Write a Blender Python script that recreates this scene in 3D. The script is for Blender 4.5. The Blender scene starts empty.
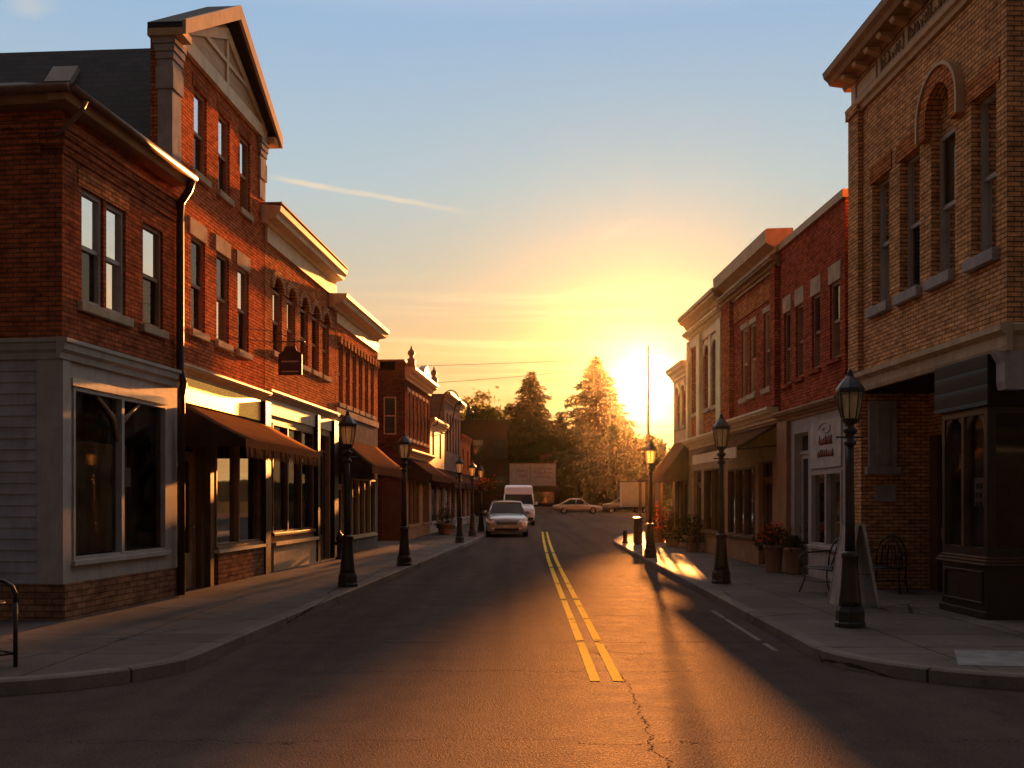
import bpy, bmesh, math, random
from mathutils import Vector, Matrix
random.seed(7)
SC = bpy.context.scene
COL = SC.collection
R = math.radians

# ------------------------------------------------------------------ camera, sky, sun, exposure
cam = bpy.data.cameras.new('camera'); camo = bpy.data.objects.new('camera', cam); COL.objects.link(camo)
SC.camera = camo
cam.sensor_width = 36; cam.lens = 35.156; cam.shift_y = 116 / 1024
camo.location = (0, 0, 1.75); camo.rotation_euler = (R(90), 0, 0)
cam.clip_start = 0.05; cam.clip_end = 6000

SUN_AZ, SUN_EL = 7.0, 7.1
EXPOSURE = 2.75
SC.view_settings.view_transform = 'Standard'; SC.view_settings.look = 'None'
SC.view_settings.exposure = EXPOSURE; SC.view_settings.gamma = 1; SC.view_settings.use_curve_mapping = False
try:
    SC.cycles.use_denoising = True
    SC.cycles.max_bounces = 8; SC.cycles.volume_bounces = 0
    SC.cycles.sample_clamp_indirect = 4.0
    SC.cycles.transparent_max_bounces = 12
except Exception: pass

def sundir(az, el):
    return Vector((math.sin(R(az)) * math.cos(R(el)), math.cos(R(az)) * math.cos(R(el)), math.sin(R(el))))
sl = bpy.data.lights.new('sun', 'SUN'); so = bpy.data.objects.new('sun', sl); COL.objects.link(so)
sl.energy = 5.0; sl.angle = R(0.9); sl.color = (1.0, 0.34, 0.072)
so.rotation_euler = (-sundir(SUN_AZ, SUN_EL)).to_track_quat('-Z', 'Y').to_euler()
so.location = (20, 120, 40)

class NT:
    """tiny node-graph helper"""
    def __init__(s, tree): s.t = tree
    def n(s, kind, **kw):
        x = s.t.nodes.new(kind)
        for k, v in kw.items():
            if isinstance(k, str) and hasattr(x, k): setattr(x, k, v)
        return x
    def put(s, sock, v):
        if isinstance(v, bpy.types.NodeSocket): s.t.links.new(v, sock)
        elif v is not None:
            if sock.type == 'RGBA' and len(v) == 3: v = (*v, 1)
            sock.default_value = v
    def math(s, op, a, b=None, c=None, clamp=False):
        x = s.n('ShaderNodeMath', operation=op); x.use_clamp = clamp
        s.put(x.inputs[0], a)
        if b is not None: s.put(x.inputs[1], b)
        if c is not None: s.put(x.inputs[2], c)
        return x.outputs[0]
    def vmath(s, op, a, b=None, out=0):
        x = s.n('ShaderNodeVectorMath', operation=op); s.put(x.inputs[0], a)
        if b is not None: s.put(x.inputs[1], b)
        return x.outputs[out]
    def mix(s, f, a, b, mode='MIX'):
        x = s.n('ShaderNodeMix', data_type='RGBA', blend_type=mode)
        s.put(x.inputs[0], f); s.put(x.inputs[6], a); s.put(x.inputs[7], b); return x.outputs[2]
    def ramp(s, f, stops, interp='LINEAR'):
        x = s.n('ShaderNodeValToRGB'); cr = x.color_ramp; cr.interpolation = interp
        while len(cr.elements) < len(stops): cr.elements.new(0.5)
        for e, (p, c) in zip(cr.elements, stops):
            e.position = p; e.color = (*c, 1) if len(c) == 3 else c
        s.put(x.inputs[0], f); return x.outputs[0]
    def smooth(s, v, a, b):
        x = s.n('ShaderNodeMapRange', interpolation_type='SMOOTHSTEP')
        s.put(x.inputs[0], v); x.inputs[1].default_value = a; x.inputs[2].default_value = b; return x.outputs[0]
    def noise(s, vec, scale, detail=3, rough=0.5, dist=0):
        x = s.n('ShaderNodeTexNoise'); s.put(x.inputs['Vector'], vec)
        x.inputs['Scale'].default_value = scale; x.inputs['Detail'].default_value = detail
        x.inputs['Roughness'].default_value = rough; x.inputs['Distortion'].default_value = dist
        return x.outputs['Fac']
    def mapping(s, vec, scale=(1, 1, 1), rot=(0, 0, 0), loc=(0, 0, 0)):
        x = s.n('ShaderNodeMapping'); s.put(x.inputs[0], vec)
        x.inputs[1].default_value = loc; x.inputs[2].default_value = rot; x.inputs[3].default_value = scale
        return x.outputs[0]

def build_world():
    w = bpy.data.worlds.new('World'); SC.world = w; w.use_nodes = True
    g = NT(w.node_tree); bg = w.node_tree.nodes['Background']
    d = g.n('ShaderNodeTexCoord').outputs['Generated']
    d = g.vmath('NORMALIZE', d)
    sep = g.n('ShaderNodeSeparateXYZ'); g.put(sep.inputs[0], d)
    z = sep.outputs[2]
    sky = g.n('ShaderNodeTexSky'); sky.sky_type = 'NISHITA'; sky.sun_disc = False
    sky.sun_elevation = R(SUN_EL); sky.sun_rotation = R(SUN_AZ); sky.air_density = 1.0; sky.dust_density = 1.0
    D = sundir(7.6, 6.55)
    dot = g.vmath('DOT_PRODUCT', d, tuple(D), out=1)
    ang = g.math('ARCCOSINE', g.math('MINIMUM', dot, 0.999999))           # radians from the sun
    # sky colour by height: gold, then blue; unseen overhead part brightened as fill
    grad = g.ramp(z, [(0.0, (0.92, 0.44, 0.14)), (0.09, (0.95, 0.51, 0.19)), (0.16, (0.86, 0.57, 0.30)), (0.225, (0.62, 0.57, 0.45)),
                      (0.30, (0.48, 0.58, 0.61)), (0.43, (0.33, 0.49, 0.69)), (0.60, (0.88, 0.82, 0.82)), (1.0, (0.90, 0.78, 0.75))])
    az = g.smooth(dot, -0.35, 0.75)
    grad = g.mix(az, g.mix(1.0, grad, (0.08, 0.09, 0.12), 'MULTIPLY'), grad)  # unseen sky away from the sun darkened to deepen the shade
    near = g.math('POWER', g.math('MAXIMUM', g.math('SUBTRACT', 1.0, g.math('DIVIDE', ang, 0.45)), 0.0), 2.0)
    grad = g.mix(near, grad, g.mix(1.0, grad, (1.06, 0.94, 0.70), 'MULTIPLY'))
    # thin cloud sheet: direction projected on a high flat layer
    zc = g.math('ADD', g.math('MAXIMUM', z, 0.0), 0.03)
    comb = g.n('ShaderNodeCombineXYZ'); g.put(comb.inputs[0], g.math('DIVIDE', sep.outputs[0], zc)); g.put(comb.inputs[1], g.math('DIVIDE', sep.outputs[1], zc))
    p = comb.outputs[0]
    n1 = g.noise(g.mapping(p, (0.24, 0.75, 1), (0, 0, R(6))), 1.0, 6, 0.55, 0.6)
    n2 = g.noise(g.mapping(p, (0.5, 0.9, 1), (0, 0, R(-24)), (3.3, 1.7, 0)), 1.1, 7, 0.6, 1.2)
    low = g.smooth(z, 0.245, 0.13)
    c1 = g.math('MULTIPLY', g.smooth(n1, 0.44, 0.66), low)
    grad = g.mix(g.math('MULTIPLY', c1, 0.75), grad, g.mix(near, (0.98, 0.56, 0.20), (1.5, 1.05, 0.42)))
    c2 = g.math('MULTIPLY', g.smooth(n2, 0.62, 0.80), g.smooth(z, 0.16, 0.3))
    grad = g.mix(g.math('MULTIPLY', c2, 0.5), grad, (0.85, 0.70, 0.58))
    st = g.noise(g.mapping(d, (2.2, 2.2, 46), (0, R(2.0), 0)), 1.0, 5, 0.55, 0.3)
    c3 = g.math('MULTIPLY', g.smooth(st, 0.48, 0.68), g.math('MULTIPLY', g.smooth(z, 0.235, 0.15), g.smooth(ang, 0.75, 0.15)))
    grad = g.mix(g.math('MULTIPLY', c3, 0.6), grad, g.mix(g.smooth(ang, 0.45, 0.05), (1.0, 0.62, 0.26), (1.6, 1.25, 0.62)))
    # vapour trail: a thin band along a great circle
    def dirp(px, py): return Vector(((px - 512) / 1000, 1, (500 - py) / 1000)).normalized()
    def trail(a, b, width, strength, grad):
        A, B = dirp(*a), dirp(*b); N = A.cross(B).normalized(); T = (B - A).normalized()
        off = g.math('ABSOLUTE', g.math('ADD', g.vmath('DOT_PRODUCT', d, tuple(N), out=1),
                     g.math('MULTIPLY', g.math('SUBTRACT', g.noise(d, 40, 3), 0.5), width * 1.2)))
        al = g.vmath('DOT_PRODUCT', d, tuple(T), out=1); a0, a1 = A.dot(T), B.dot(T)
        m = g.math('MULTIPLY', g.smooth(off, width, width * 0.15), g.math('MULTIPLY', g.smooth(al, a0, a0 + 0.03), g.smooth(al, a1, a1 - 0.09)))
        m = g.math('MULTIPLY', m, g.math('ADD', 0.6, g.math('MULTIPLY', 0.4, g.smooth(g.noise(d, 16, 4), 0.3, 0.6))))
        return g.mix(g.math('MULTIPLY', m, strength), grad, (0.88, 0.72, 0.50))
    grad = trail((262, 176), (490, 216), 0.0036, 0.85, grad)
    grad = trail((590, 242), (665, 212), 0.0075, 0.55, grad)
    grad = trail((0, 10), (75, 0), 0.012, 0.9, grad)
    # the sun's own glow
    halo = g.math('MULTIPLY', g.math('POWER', 2.718, g.math('MULTIPLY', ang, -1 / 0.055)), 2.6)
    core = g.math('MULTIPLY', g.math('POWER', 2.718, g.math('MULTIPLY', ang, -1 / 0.0125)), 9.0)
    wide = g.math('MULTIPLY', g.math('POWER', 2.718, g.math('MULTIPLY', ang, -1 / 0.14)), 0.10)
    def sc(f, col):
        return g.mix(1.0, g.vmath('SCALE', col), None)
    def times(f, col):
        x = g.n('ShaderNodeVectorMath', operation='SCALE'); x.inputs[0].default_value = col; g.put(x.inputs['Scale'], f); return x.outputs[0]
    tot = g.vmath('ADD', grad, times(halo, (1.0, 0.54, 0.11)))
    tot = g.vmath('ADD', tot, times(core, (1.0, 0.86, 0.55)))
    tot = g.vmath('ADD', tot, times(wide, (1.0, 0.46, 0.09)))
    # below the horizon: dull
    tot = g.mix(g.smooth(z, -0.02, 0.0), (0.06, 0.04, 0.03), tot)
    k = 1.0 / (2 ** EXPOSURE) / 0.05                                        # display value -> radiance at strength 0.05
    nis = g.n('ShaderNodeVectorMath', operation='SCALE'); g.put(nis.inputs[0], sky.outputs[0]); nis.inputs['Scale'].default_value = 0.002
    sca = g.n('ShaderNodeVectorMath', operation='SCALE'); g.put(sca.inputs[0], tot); sca.inputs['Scale'].default_value = k
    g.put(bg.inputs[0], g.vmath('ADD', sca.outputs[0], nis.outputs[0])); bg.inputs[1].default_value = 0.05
build_world()

# ------------------------------------------------------------------ materials
MATS = {}
def newmat(name):
    m = bpy.data.materials.new(name); m.use_nodes = True; MATS[name] = m
    return m, NT(m.node_tree), m.node_tree.nodes['Principled BSDF']
def uvn(g): return g.n('ShaderNodeUVMap').outputs[0]
def objn(g): return g.n('ShaderNodeTexCoord').outputs['Object']
def geo(g): return g.n('ShaderNodeNewGeometry').outputs['Position']
def bump(g, b, h, strength, dist):
    x = g.n('ShaderNodeBump'); x.inputs['Strength'].default_value = strength; x.inputs['Distance'].default_value = dist
    g.put(x.inputs['Height'], h); g.put(b.inputs['Normal'], x.outputs[0]); return x

def brick(name, c1, c2, mortar=(0.13, 0.075, 0.05), rough=0.75, bw=0.20, rh=0.066, bstr=0.7, stain=0.5):
    m, g, b = newmat(name); uv = uvn(g)
    warp = g.n('ShaderNodeTexNoise'); g.put(warp.inputs['Vector'], uv); warp.inputs['Scale'].default_value = 9
    wv = g.vmath('ADD', uv, g.vmath('SCALE', g.vmath('SUBTRACT', warp.outputs['Color'], (0.5, 0.5, 0.5))))
    wv.node.inputs[1].links[0].from_node.inputs['Scale'].default_value = 0.006
    t = g.n('ShaderNodeTexBrick'); t.offset = 0.5; t.squash = 1.0
    g.put(t.inputs['Vector'], wv); g.put(t.inputs['Color1'], c1); g.put(t.inputs['Color2'], c2); g.put(t.inputs['Mortar'], mortar)
    t.inputs['Scale'].default_value = 1; t.inputs['Mortar Size'].default_value = 0.009; t.inputs['Mortar Smooth'].default_value = 0.25
    t.inputs['Bias'].default_value = -0.1; t.inputs['Brick Width'].default_value = bw; t.inputs['Row Height'].default_value = rh
    big = g.noise(uv, 0.9, 5, 0.6); fine = g.noise(g.mapping(uv, (1, 0.35, 1)), 26, 4, 0.65)
    col = g.mix(stain, t.outputs['Color'], g.ramp(big, [(0.28, (0.40, 0.36, 0.34)), (0.45, (0.9, 0.86, 0.82)), (0.65, (1.22, 1.15, 1.08))]), 'MULTIPLY')
    pb = g.noise(g.mapping(uv, (1 / bw, 1 / rh, 1)), 0.8, 1, 0.4); col = g.mix(0.8, col, g.ramp(pb, [(0.3, (0.62, 0.58, 0.58)), (0.5, (1.0, 1.0, 1.0)), (0.68, (1.35, 1.28, 1.15))]), 'MULTIPLY')
    col = g.mix(0.45, col, g.ramp(fine, [(0.3, (0.6, 0.6, 0.6)), (0.7, (1.3, 1.25, 1.2))]), 'MULTIPLY')
    streak = g.noise(g.mapping(uv, (2.2, 0.12, 1)), 2.0, 4, 0.6)
    col = g.mix(0.35, col, g.ramp(streak, [(0.35, (0.6, 0.58, 0.56)), (0.55, (1.05, 1.05, 1.05))]), 'MULTIPLY')
    g.put(b.inputs['Base Color'], col); b.inputs['Roughness'].default_value = rough; b.inputs['Specular IOR Level'].default_value = 0.0
    h = g.math('ADD', g.math('MULTIPLY', g.math('SUBTRACT', 1.0, t.outputs['Fac']), 1.0), g.math('MULTIPLY', fine, 0.55))
    bump(g, b, h, bstr, 0.012)
    return m

def plain(name, col, rough=0.6, metal=0.0, var=0.25, scale=3.0, bstr=0.15, bscale=60, spec=0.12, dirt=0.25, coat=0.0):
    if rough >= 0.7: spec = 0.0
    m, g, b = newmat(name); p = objn(g)
    n = g.noise(p, scale, 5, 0.6); f = g.noise(p, bscale, 3, 0.6)
    lo, hi = tuple(c * (1 - var) for c in col), tuple(min(1, c * (1 + var * 0.6)) for c in col)
    c = g.ramp(n, [(0.3, lo), (0.7, hi)])
    if dirt:
        dn = g.noise(g.mapping(p, (1, 1, 0.25)), scale * 2.3, 6, 0.7)
        c = g.mix(dirt, c, g.ramp(dn, [(0.35, (0.45, 0.42, 0.40)), (0.55, (1.0, 1.0, 1.0))]), 'MULTIPLY')
    g.put(b.inputs['Base Color'], c)
    g.put(b.inputs['Roughness'], g.math('ADD', rough - 0.08, g.math('MULTIPLY', f, 0.16)))
    b.inputs['Metallic'].default_value = metal; b.inputs['Specular IOR Level'].default_value = spec
    if coat: b.inputs['Coat Weight'].default_value = coat; b.inputs['Coat Roughness'].default_value = 0.05
    if bstr: bump(g, b, f, bstr, 0.01)
    return m

def boards(name, col, board=0.15, rough=0.55):
    """painted clapboard / boards: grooves every `board` metres of height"""
    m, g, b = newmat(name); uv = uvn(g)
    sep = g.n('ShaderNodeSeparateXYZ'); g.put(sep.inputs[0], uv)
    fr = g.math('FRACT', g.math('DIVIDE', sep.outputs[1], board))
    n = g.noise(g.mapping(uv, (0.6, 4, 1)), 3, 5, 0.6)
    c = g.ramp(n, [(0.3, tuple(x * 0.75 for x in col)), (0.7, tuple(min(1, x * 1.08) for x in col))])
    g.put(b.inputs['Base Color'], c); b.inputs['Roughness'].default_value = rough; b.inputs['Specular IOR Level'].default_value = 0.08
    bump(g, b, g.math('MULTIPLY', g.math('SUBTRACT', 1.0, g.math('POWER', fr, 6.0)), 1.0), 0.9, 0.02)
    return m

def shingles(name, col):
    m, g, b = newmat(name); uv = uvn(g)
    t = g.n('ShaderNodeTexBrick'); g.put(t.inputs['Vector'], uv); g.put(t.inputs['Color1'], col); g.put(t.inputs['Color2'], tuple(c * 0.6 for c in col)); g.put(t.inputs['Mortar'], tuple(c * 0.3 for c in col))
    t.inputs['Scale'].default_value = 1; t.inputs['Brick Width'].default_value = 0.3; t.inputs['Row Height'].default_value = 0.14; t.inputs['Mortar Size'].default_value = 0.008
    n = g.noise(uv, 1.2, 5); c = g.mix(0.5, t.outputs['Color'], g.ramp(n, [(0.3, (0.6, 0.6, 0.6)), (0.7, (1.3, 1.3, 1.3))]), 'MULTIPLY')
    g.put(b.inputs['Base Color'], c); b.inputs['Roughness'].default_value = 0.85
    bump(g, b, g.math('SUBTRACT', 1.0, t.outputs['Fac']), 0.5, 0.01); return m

def pane_mat(name, tint=(0.012, 0.013, 0.015)):
    """upper-floor panes: dark room behind old, slightly wavy glass"""
    m, g, b = newmat(name); p = objn(g)
    n = g.noise(p, 1.7, 4); c = g.ramp(n, [(0.35, tint), (0.7, tuple(x * 2.2 for x in tint))])
    g.put(b.inputs['Base Color'], c); b.inputs['Roughness'].default_value = 0.03; b.inputs['IOR'].default_value = 1.9
    bump(g, b, g.noise(p, 2.2, 2), 0.05, 0.02); return m

def shop_glass(name, tint=(0.86, 0.88, 0.85), refl=1.0, ior=1.5):
    m, g, b = newmat(name); nt = m.node_tree; nt.nodes.remove(b)
    p = objn(g)
    tr = g.n('ShaderNodeBsdfTransparent'); g.put(tr.inputs[0], tint)
    gl = g.n('ShaderNodeBsdfGlossy'); gl.inputs['Roughness'].default_value = 0.03; g.put(gl.inputs[0], (refl, refl, refl))
    bp = g.n('ShaderNodeBump'); bp.inputs['Strength'].default_value = 0.04; bp.inputs['Distance'].default_value = 0.02
    g.put(bp.inputs['Height'], g.noise(p, 1.5, 2)); g.put(gl.inputs['Normal'], bp.outputs[0])
    fr = g.n('ShaderNodeFresnel'); fr.inputs[0].default_value = ior
    mx = g.n('ShaderNodeMixShader'); g.put(mx.inputs[0], fr.outputs[0]); g.put(mx.inputs[1], tr.outputs[0]); g.put(mx.inputs[2], gl.outputs[0])
    # dust film
    df = g.n('ShaderNodeBsdfDiffuse'); g.put(df.inputs[0], (0.35, 0.32, 0.28))
    mx2 = g.n('ShaderNodeMixShader'); g.put(mx2.inputs[0], g.math('MULTIPLY', g.smooth(g.noise(p, 2.5, 6, 0.7), 0.4, 0.8), 0.10))
    g.put(mx2.inputs[1], mx.outputs[0]); g.put(mx2.inputs[2], df.outputs[0])
    g.put(nt.nodes['Material Output'].inputs[0], mx2.outputs[0]); return m

def foliage(name, c1, c2, trans=0.35):
    m, g, b = newmat(name); nt = m.node_tree; nt.nodes.remove(b)
    n = g.noise(objn(g), 0.9, 4); n2 = g.noise(objn(g), 7, 2)
    c = g.mix(g.smooth(g.math('ADD', g.math('MULTIPLY', n, 0.6), g.math('MULTIPLY', n2, 0.4)), 0.35, 0.65), c1, c2)
    df = g.n('ShaderNodeBsdfDiffuse'); g.put(df.inputs[0], c)
    tl = g.n('ShaderNodeBsdfTranslucent'); g.put(tl.inputs[0], g.mix(1.0, c, (1.5, 1.3, 0.6), 'MULTIPLY'))
    mx = g.n('ShaderNodeMixShader'); mx.inputs[0].default_value = trans; g.put(mx.inputs[1], df.outputs[0]); g.put(mx.inputs[2], tl.outputs[0])
    g.put(nt.nodes['Material Output'].inputs[0], mx.outputs[0]); return m

def asphalt(name):
    m, g, b = newmat(name); p = geo(g)
    agg = g.n('ShaderNodeTexVoronoi'); g.put(agg.inputs['Vector'], p); agg.inputs['Scale'].default_value = 75
    f = g.noise(p, 48, 4, 0.7); big = g.noise(g.mapping(p, (0.55, 0.12, 1)), 1.0, 5, 0.6); mid = g.noise(p, 2.3, 5, 0.65)
    c = g.ramp(big, [(0.3, (0.056, 0.045, 0.040)), (0.7, (0.084, 0.067, 0.059))])
    c = g.mix(0.6, c, g.ramp(mid, [(0.3, (0.7, 0.7, 0.7)), (0.7, (1.25, 1.25, 1.25))]), 'MULTIPLY')
    c = g.mix(0.7, c, g.ramp(f, [(0.3, (0.55, 0.55, 0.55)), (0.72, (1.6, 1.6, 1.6))]), 'MULTIPLY')
    trk = g.noise(g.mapping(p, (1.5, 0.03, 1)), 1.0, 3, 0.5); oil = g.smooth(g.noise(g.mapping(p, (1.0, 0.45, 1)), 0.9, 5, 0.7), 0.60, 0.72)
    c = g.mix(0.7, c, g.ramp(trk, [(0.35, (0.72, 0.72, 0.73)), (0.62, (1.2, 1.18, 1.15))]), 'MULTIPLY'); c = g.mix(g.math('MULTIPLY', oil, 0.5), c, (0.022, 0.020, 0.019))
    # cracks: one wandering lengthwise, several seams across, a sparse web
    sep = g.n('ShaderNodeSeparateXYZ'); g.put(sep.inputs[0], p)
    wob = g.math('SUBTRACT', g.noise(p, 0.8, 6, 0.7), 0.5)
    def line(v, at, w, amp):
        q = g.math('ABSOLUTE', g.math('ADD', g.math('SUBTRACT', v, at), g.math('MULTIPLY', wob, amp)))
        return g.smooth(q, w, w * 0.25)
    cr = line(sep.outputs[0], 1.06, 0.010, 0.75)
    cr = g.math('MULTIPLY', cr, g.smooth(sep.outputs[1], 16, 10))
    for at, w, a in ((7.25, 0.007, 0.9), (10.2, 0.010, 0.5), (12.3, 0.02, 0.35), (15.1, 0.022, 0.5), (20.5, 0.03, 0.6), (28.0, 0.04, 0.8)):
        cr = g.math('MAXIMUM', cr, g.math('MULTIPLY', line(sep.outputs[1], at, w, a), g.smooth(g.noise(p, 0.35, 2), 0.36, 0.5)))
    v = g.n('ShaderNodeTexVoronoi'); v.feature = 'DISTANCE_TO_EDGE'
    wn = g.n('ShaderNodeTexNoise'); g.put(wn.inputs['Vector'], p); wn.inputs['Scale'].default_value = 2.0; wn.inputs['Detail'].default_value = 5
    vs = g.n('ShaderNodeVectorMath', operation='SCALE'); g.put(vs.inputs[0], wn.outputs['Color']); vs.inputs['Scale'].default_value = 0.5
    g.put(v.inputs['Vector'], g.vmath('ADD', p, vs.outputs[0])); v.inputs['Scale'].default_value = 0.42
    web = g.math('MULTIPLY', g.smooth(v.outputs['Distance'], 0.006, 0.001), g.smooth(g.noise(p, 0.25, 2), 0.58, 0.66))
    cr = g.math('MAXIMUM', cr, web)
    c = g.mix(g.math('MULTIPLY', cr, 0.5), c, (0.012, 0.011, 0.010))
    g.put(b.inputs['Base Color'], c); b.inputs['Roughness'].default_value = 0.9; b.inputs['Specular IOR Level'].default_value = 0.0
    h = g.math('SUBTRACT', g.math('ADD', g.math('MULTIPLY', agg.outputs['Distance'], 0.7), f), g.math('MULTIPLY', cr, 1.2))
    bp = bump(g, b, h, 0.75, 0.011)
    gl = g.n('ShaderNodeBsdfGlossy'); gl.distribution = 'GGX'; g.put(gl.inputs['Roughness'], g.math('ADD', 0.48, g.math('MULTIPLY', mid, 0.18)))
    g.put(gl.inputs[0], (0.95, 0.84, 0.74)); g.put(gl.inputs['Normal'], bp.outputs[0])
    mx = g.n('ShaderNodeMixShader'); g.put(mx.inputs[0], g.math('MULTIPLY', g.math('ADD', 0.012, g.math('MULTIPLY', g.smooth(f, 0.4, 0.8), 0.018)), g.math('SUBTRACT', 1.0, cr)))
    g.put(mx.inputs[1], b.outputs[0]); g.put(mx.inputs[2], gl.outputs[0]); g.put(m.node_tree.nodes['Material Output'].inputs[0], mx.outputs[0])
    return m

def concrete(name, col, joint=1.5, jw=0.012, rough=0.7):
    m, g, b = newmat(name); p = geo(g)
    t = g.n('ShaderNodeTexBrick'); t.offset = 0.0
    g.put(t.inputs['Vector'], p); t.inputs['Scale'].default_value = 1; t.inputs['Brick Width'].default_value = joint; t.inputs['Row Height'].default_value = joint
    t.inputs['Mortar Size'].default_value = jw; t.inputs['Mortar Smooth'].default_value = 0.3
    g.put(t.inputs['Color1'], (1, 1, 1)); g.put(t.inputs['Color2'], (0.8, 0.79, 0.78)); g.put(t.inputs['Mortar'], (0.25, 0.25, 0.25))
    big = g.noise(p, 0.7, 6, 0.65); f = g.noise(p, 55, 4, 0.7)
    c = g.ramp(big, [(0.3, tuple(x * 0.65 for x in col)), (0.7, tuple(x * 1.15 for x in col))])
    c = g.mix(1.0, c, t.outputs['Color'], 'MULTIPLY')
    c = g.mix(0.5, c, g.ramp(f, [(0.3, (0.6, 0.6, 0.6)), (0.7, (1.3, 1.3, 1.3))]), 'MULTIPLY')
    st = g.smooth(g.noise(p, 2.6, 5, 0.7), 0.58, 0.72)
    c = g.mix(g.math('MULTIPLY', st, 0.6), c, tuple(x * 0.4 for x in col))
    gum = g.n('ShaderNodeTexVoronoi'); g.put(gum.inputs['Vector'], p); gum.inputs['Scale'].default_value = 2.6; c = g.mix(g.math('MULTIPLY', g.smooth(gum.outputs['Distance'], 0.075, 0.05), g.smooth(g.noise(p, 1.1, 2), 0.45, 0.6)), c, tuple(x * 0.3 for x in col))
    web = g.n('ShaderNodeTexVoronoi'); web.feature = 'DISTANCE_TO_EDGE'; g.put(web.inputs['Vector'], g.mapping(p, (1, 1, 1))); web.inputs['Scale'].default_value = 0.33; c = g.mix(g.smooth(g.math('ADD', web.outputs['Distance'], g.math('MULTIPLY', g.math('SUBTRACT', g.noise(p, 5, 5), 0.5), 0.02)), 0.006, 0.001), c, tuple(x * 0.25 for x in col))
    g.put(b.inputs['Base Color'], c); b.inputs['Roughness'].default_value = rough
    b.inputs['Specular IOR Level'].default_value = 0.04
    bump(g, b, g.math('ADD', g.math('MULTIPLY', f, 0.5), g.math('MULTIPLY', g.math('SUBTRACT', 1.0, t.outputs['Fac']), 1.2)), 0.35, 0.006)
    return m

def worn_paint(name, col, wear=0.5):
    m, g, b = newmat(name); p = geo(g); nt = m.node_tree
    n = g.math('ADD', g.math('MULTIPLY', g.noise(p, 14, 6, 0.75), 0.6), g.math('MULTIPLY', g.noise(p, 1.6, 3), 0.4))
    f = g.noise(p, 48, 4, 0.7)
    g.put(b.inputs['Base Color'], g.mix(g.smooth(f, 0.3, 0.7), tuple(c * 0.7 for c in col), col)); b.inputs['Roughness'].default_value = 0.9; b.inputs['Specular IOR Level'].default_value = 0.0
    bump(g, b, f, 0.6, 0.008)
    # gaps where the paint has gone and cracks cross it
    sep = g.n('ShaderNodeSeparateXYZ'); g.put(sep.inputs[0], p)
    gap = None
    for at, w in ((12.35, 0.10), (14.7, 0.06), (17.6, 0.12), (21.0, 0.10), (26, 0.2), (33, 0.3)):
        q = g.math('ABSOLUTE', g.math('ADD', g.math('SUBTRACT', sep.outputs[1], at), g.math('MULTIPLY', g.math('SUBTRACT', g.noise(p, 3, 4), 0.5), 0.7)))
        s_ = g.smooth(q, w, w * 0.5); gap = s_ if gap is None else g.math('MAXIMUM', gap, s_)
    hole = g.math('MAXIMUM', g.smooth(n, wear + 0.08, wear + 0.13), gap)
    tr = g.n('ShaderNodeBsdfTransparent'); mx = g.n('ShaderNodeMixShader')
    g.put(mx.inputs[0], hole); g.put(mx.inputs[1], b.outputs[0]); g.put(mx.inputs[2], tr.outputs[0])
    g.put(nt.nodes['Material Output'].inputs[0], mx.outputs[0]); return m

M = MATS
brick('brick_rust', (0.44, 0.13, 0.058), (0.31, 0.09, 0.042))
brick('brick_red', (0.60, 0.18, 0.072), (0.47, 0.13, 0.055))
brick('brick_orange', (0.62, 0.25, 0.10), (0.50, 0.18, 0.075))
brick('brick_tan', (0.70, 0.39, 0.19), (0.58, 0.30, 0.14), (0.17, 0.11, 0.07))
brick('brick_deep', (0.50, 0.125, 0.062), (0.40, 0.095, 0.048))
brick('brick_shaded', (0.045, 0.026, 0.018), (0.032, 0.02, 0.014))  # far block's shade put into a near-black brick colour
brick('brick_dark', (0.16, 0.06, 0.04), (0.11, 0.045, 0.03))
brick('brick_base', (0.30, 0.17, 0.10), (0.22, 0.12, 0.075), bw=0.24, rh=0.085)
plain('stone_buff', (0.52, 0.40, 0.27), 0.75, bstr=0.35)
plain('stone_grey', (0.40, 0.37, 0.35), 0.75, bstr=0.35)
plain('plaster_grey', (0.20, 0.17, 0.15), 0.8)
plain('cream_paint', (0.72, 0.60, 0.40), 0.55, var=0.15)
plain('tan_paint', (0.55, 0.38, 0.22), 0.55, var=0.15)
plain('brown_trim', (0.34, 0.20, 0.11), 0.5)
plain('grey_paint', (0.40, 0.37, 0.34), 0.55, var=0.15)
plain('dark_wood', (0.030, 0.020, 0.015), 0.35, spec=0.35, dirt=0.1)
plain('mid_wood', (0.13, 0.07, 0.04), 0.5)
plain('black_trim', (0.022, 0.018, 0.016), 0.45)
plain('gold_board', (0.85, 0.62, 0.20), 0.28, metal=0.55, var=0.08, dirt=0.1, bstr=0.03)
plain('gutter_paint', (0.20, 0.12, 0.08), 0.4)
plain('downspout_paint', (0.06, 0.035, 0.025), 0.4)
plain('awning_brown', (0.15, 0.075, 0.036), 0.8, var=0.2, bscale=140)
plain('awning_tan', (0.11, 0.06, 0.034), 0.8, var=0.2, bscale=140)
plain('awning_dark', (0.06, 0.038, 0.03), 0.8, var=0.2, bscale=140)
plain('cast_iron', (0.018, 0.016, 0.015), 0.38, spec=0.5, var=0.3, bscale=90, dirt=0.15)
plain('faded_red', (0.35, 0.10, 0.07), 0.6)
plain('sign_ghost', (0.40, 0.27, 0.23), 0.7)
plain('pale_sign', (0.50, 0.46, 0.42), 0.6)
plain('dark_sign', (0.07, 0.055, 0.05), 0.5)
plain('terracotta', (0.34, 0.22, 0.15), 0.7)
plain('white_board', (0.34, 0.31, 0.28), 0.6)
plain('interior_dark', (0.055, 0.04, 0.03), 0.8)
plain('interior_warm', (0.20, 0.13, 0.075), 0.8)
plain('curtain', (0.36, 0.25, 0.14), 0.9, scale=1.2)
plain('tar_roof', (0.05, 0.045, 0.042), 0.9)
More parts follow.
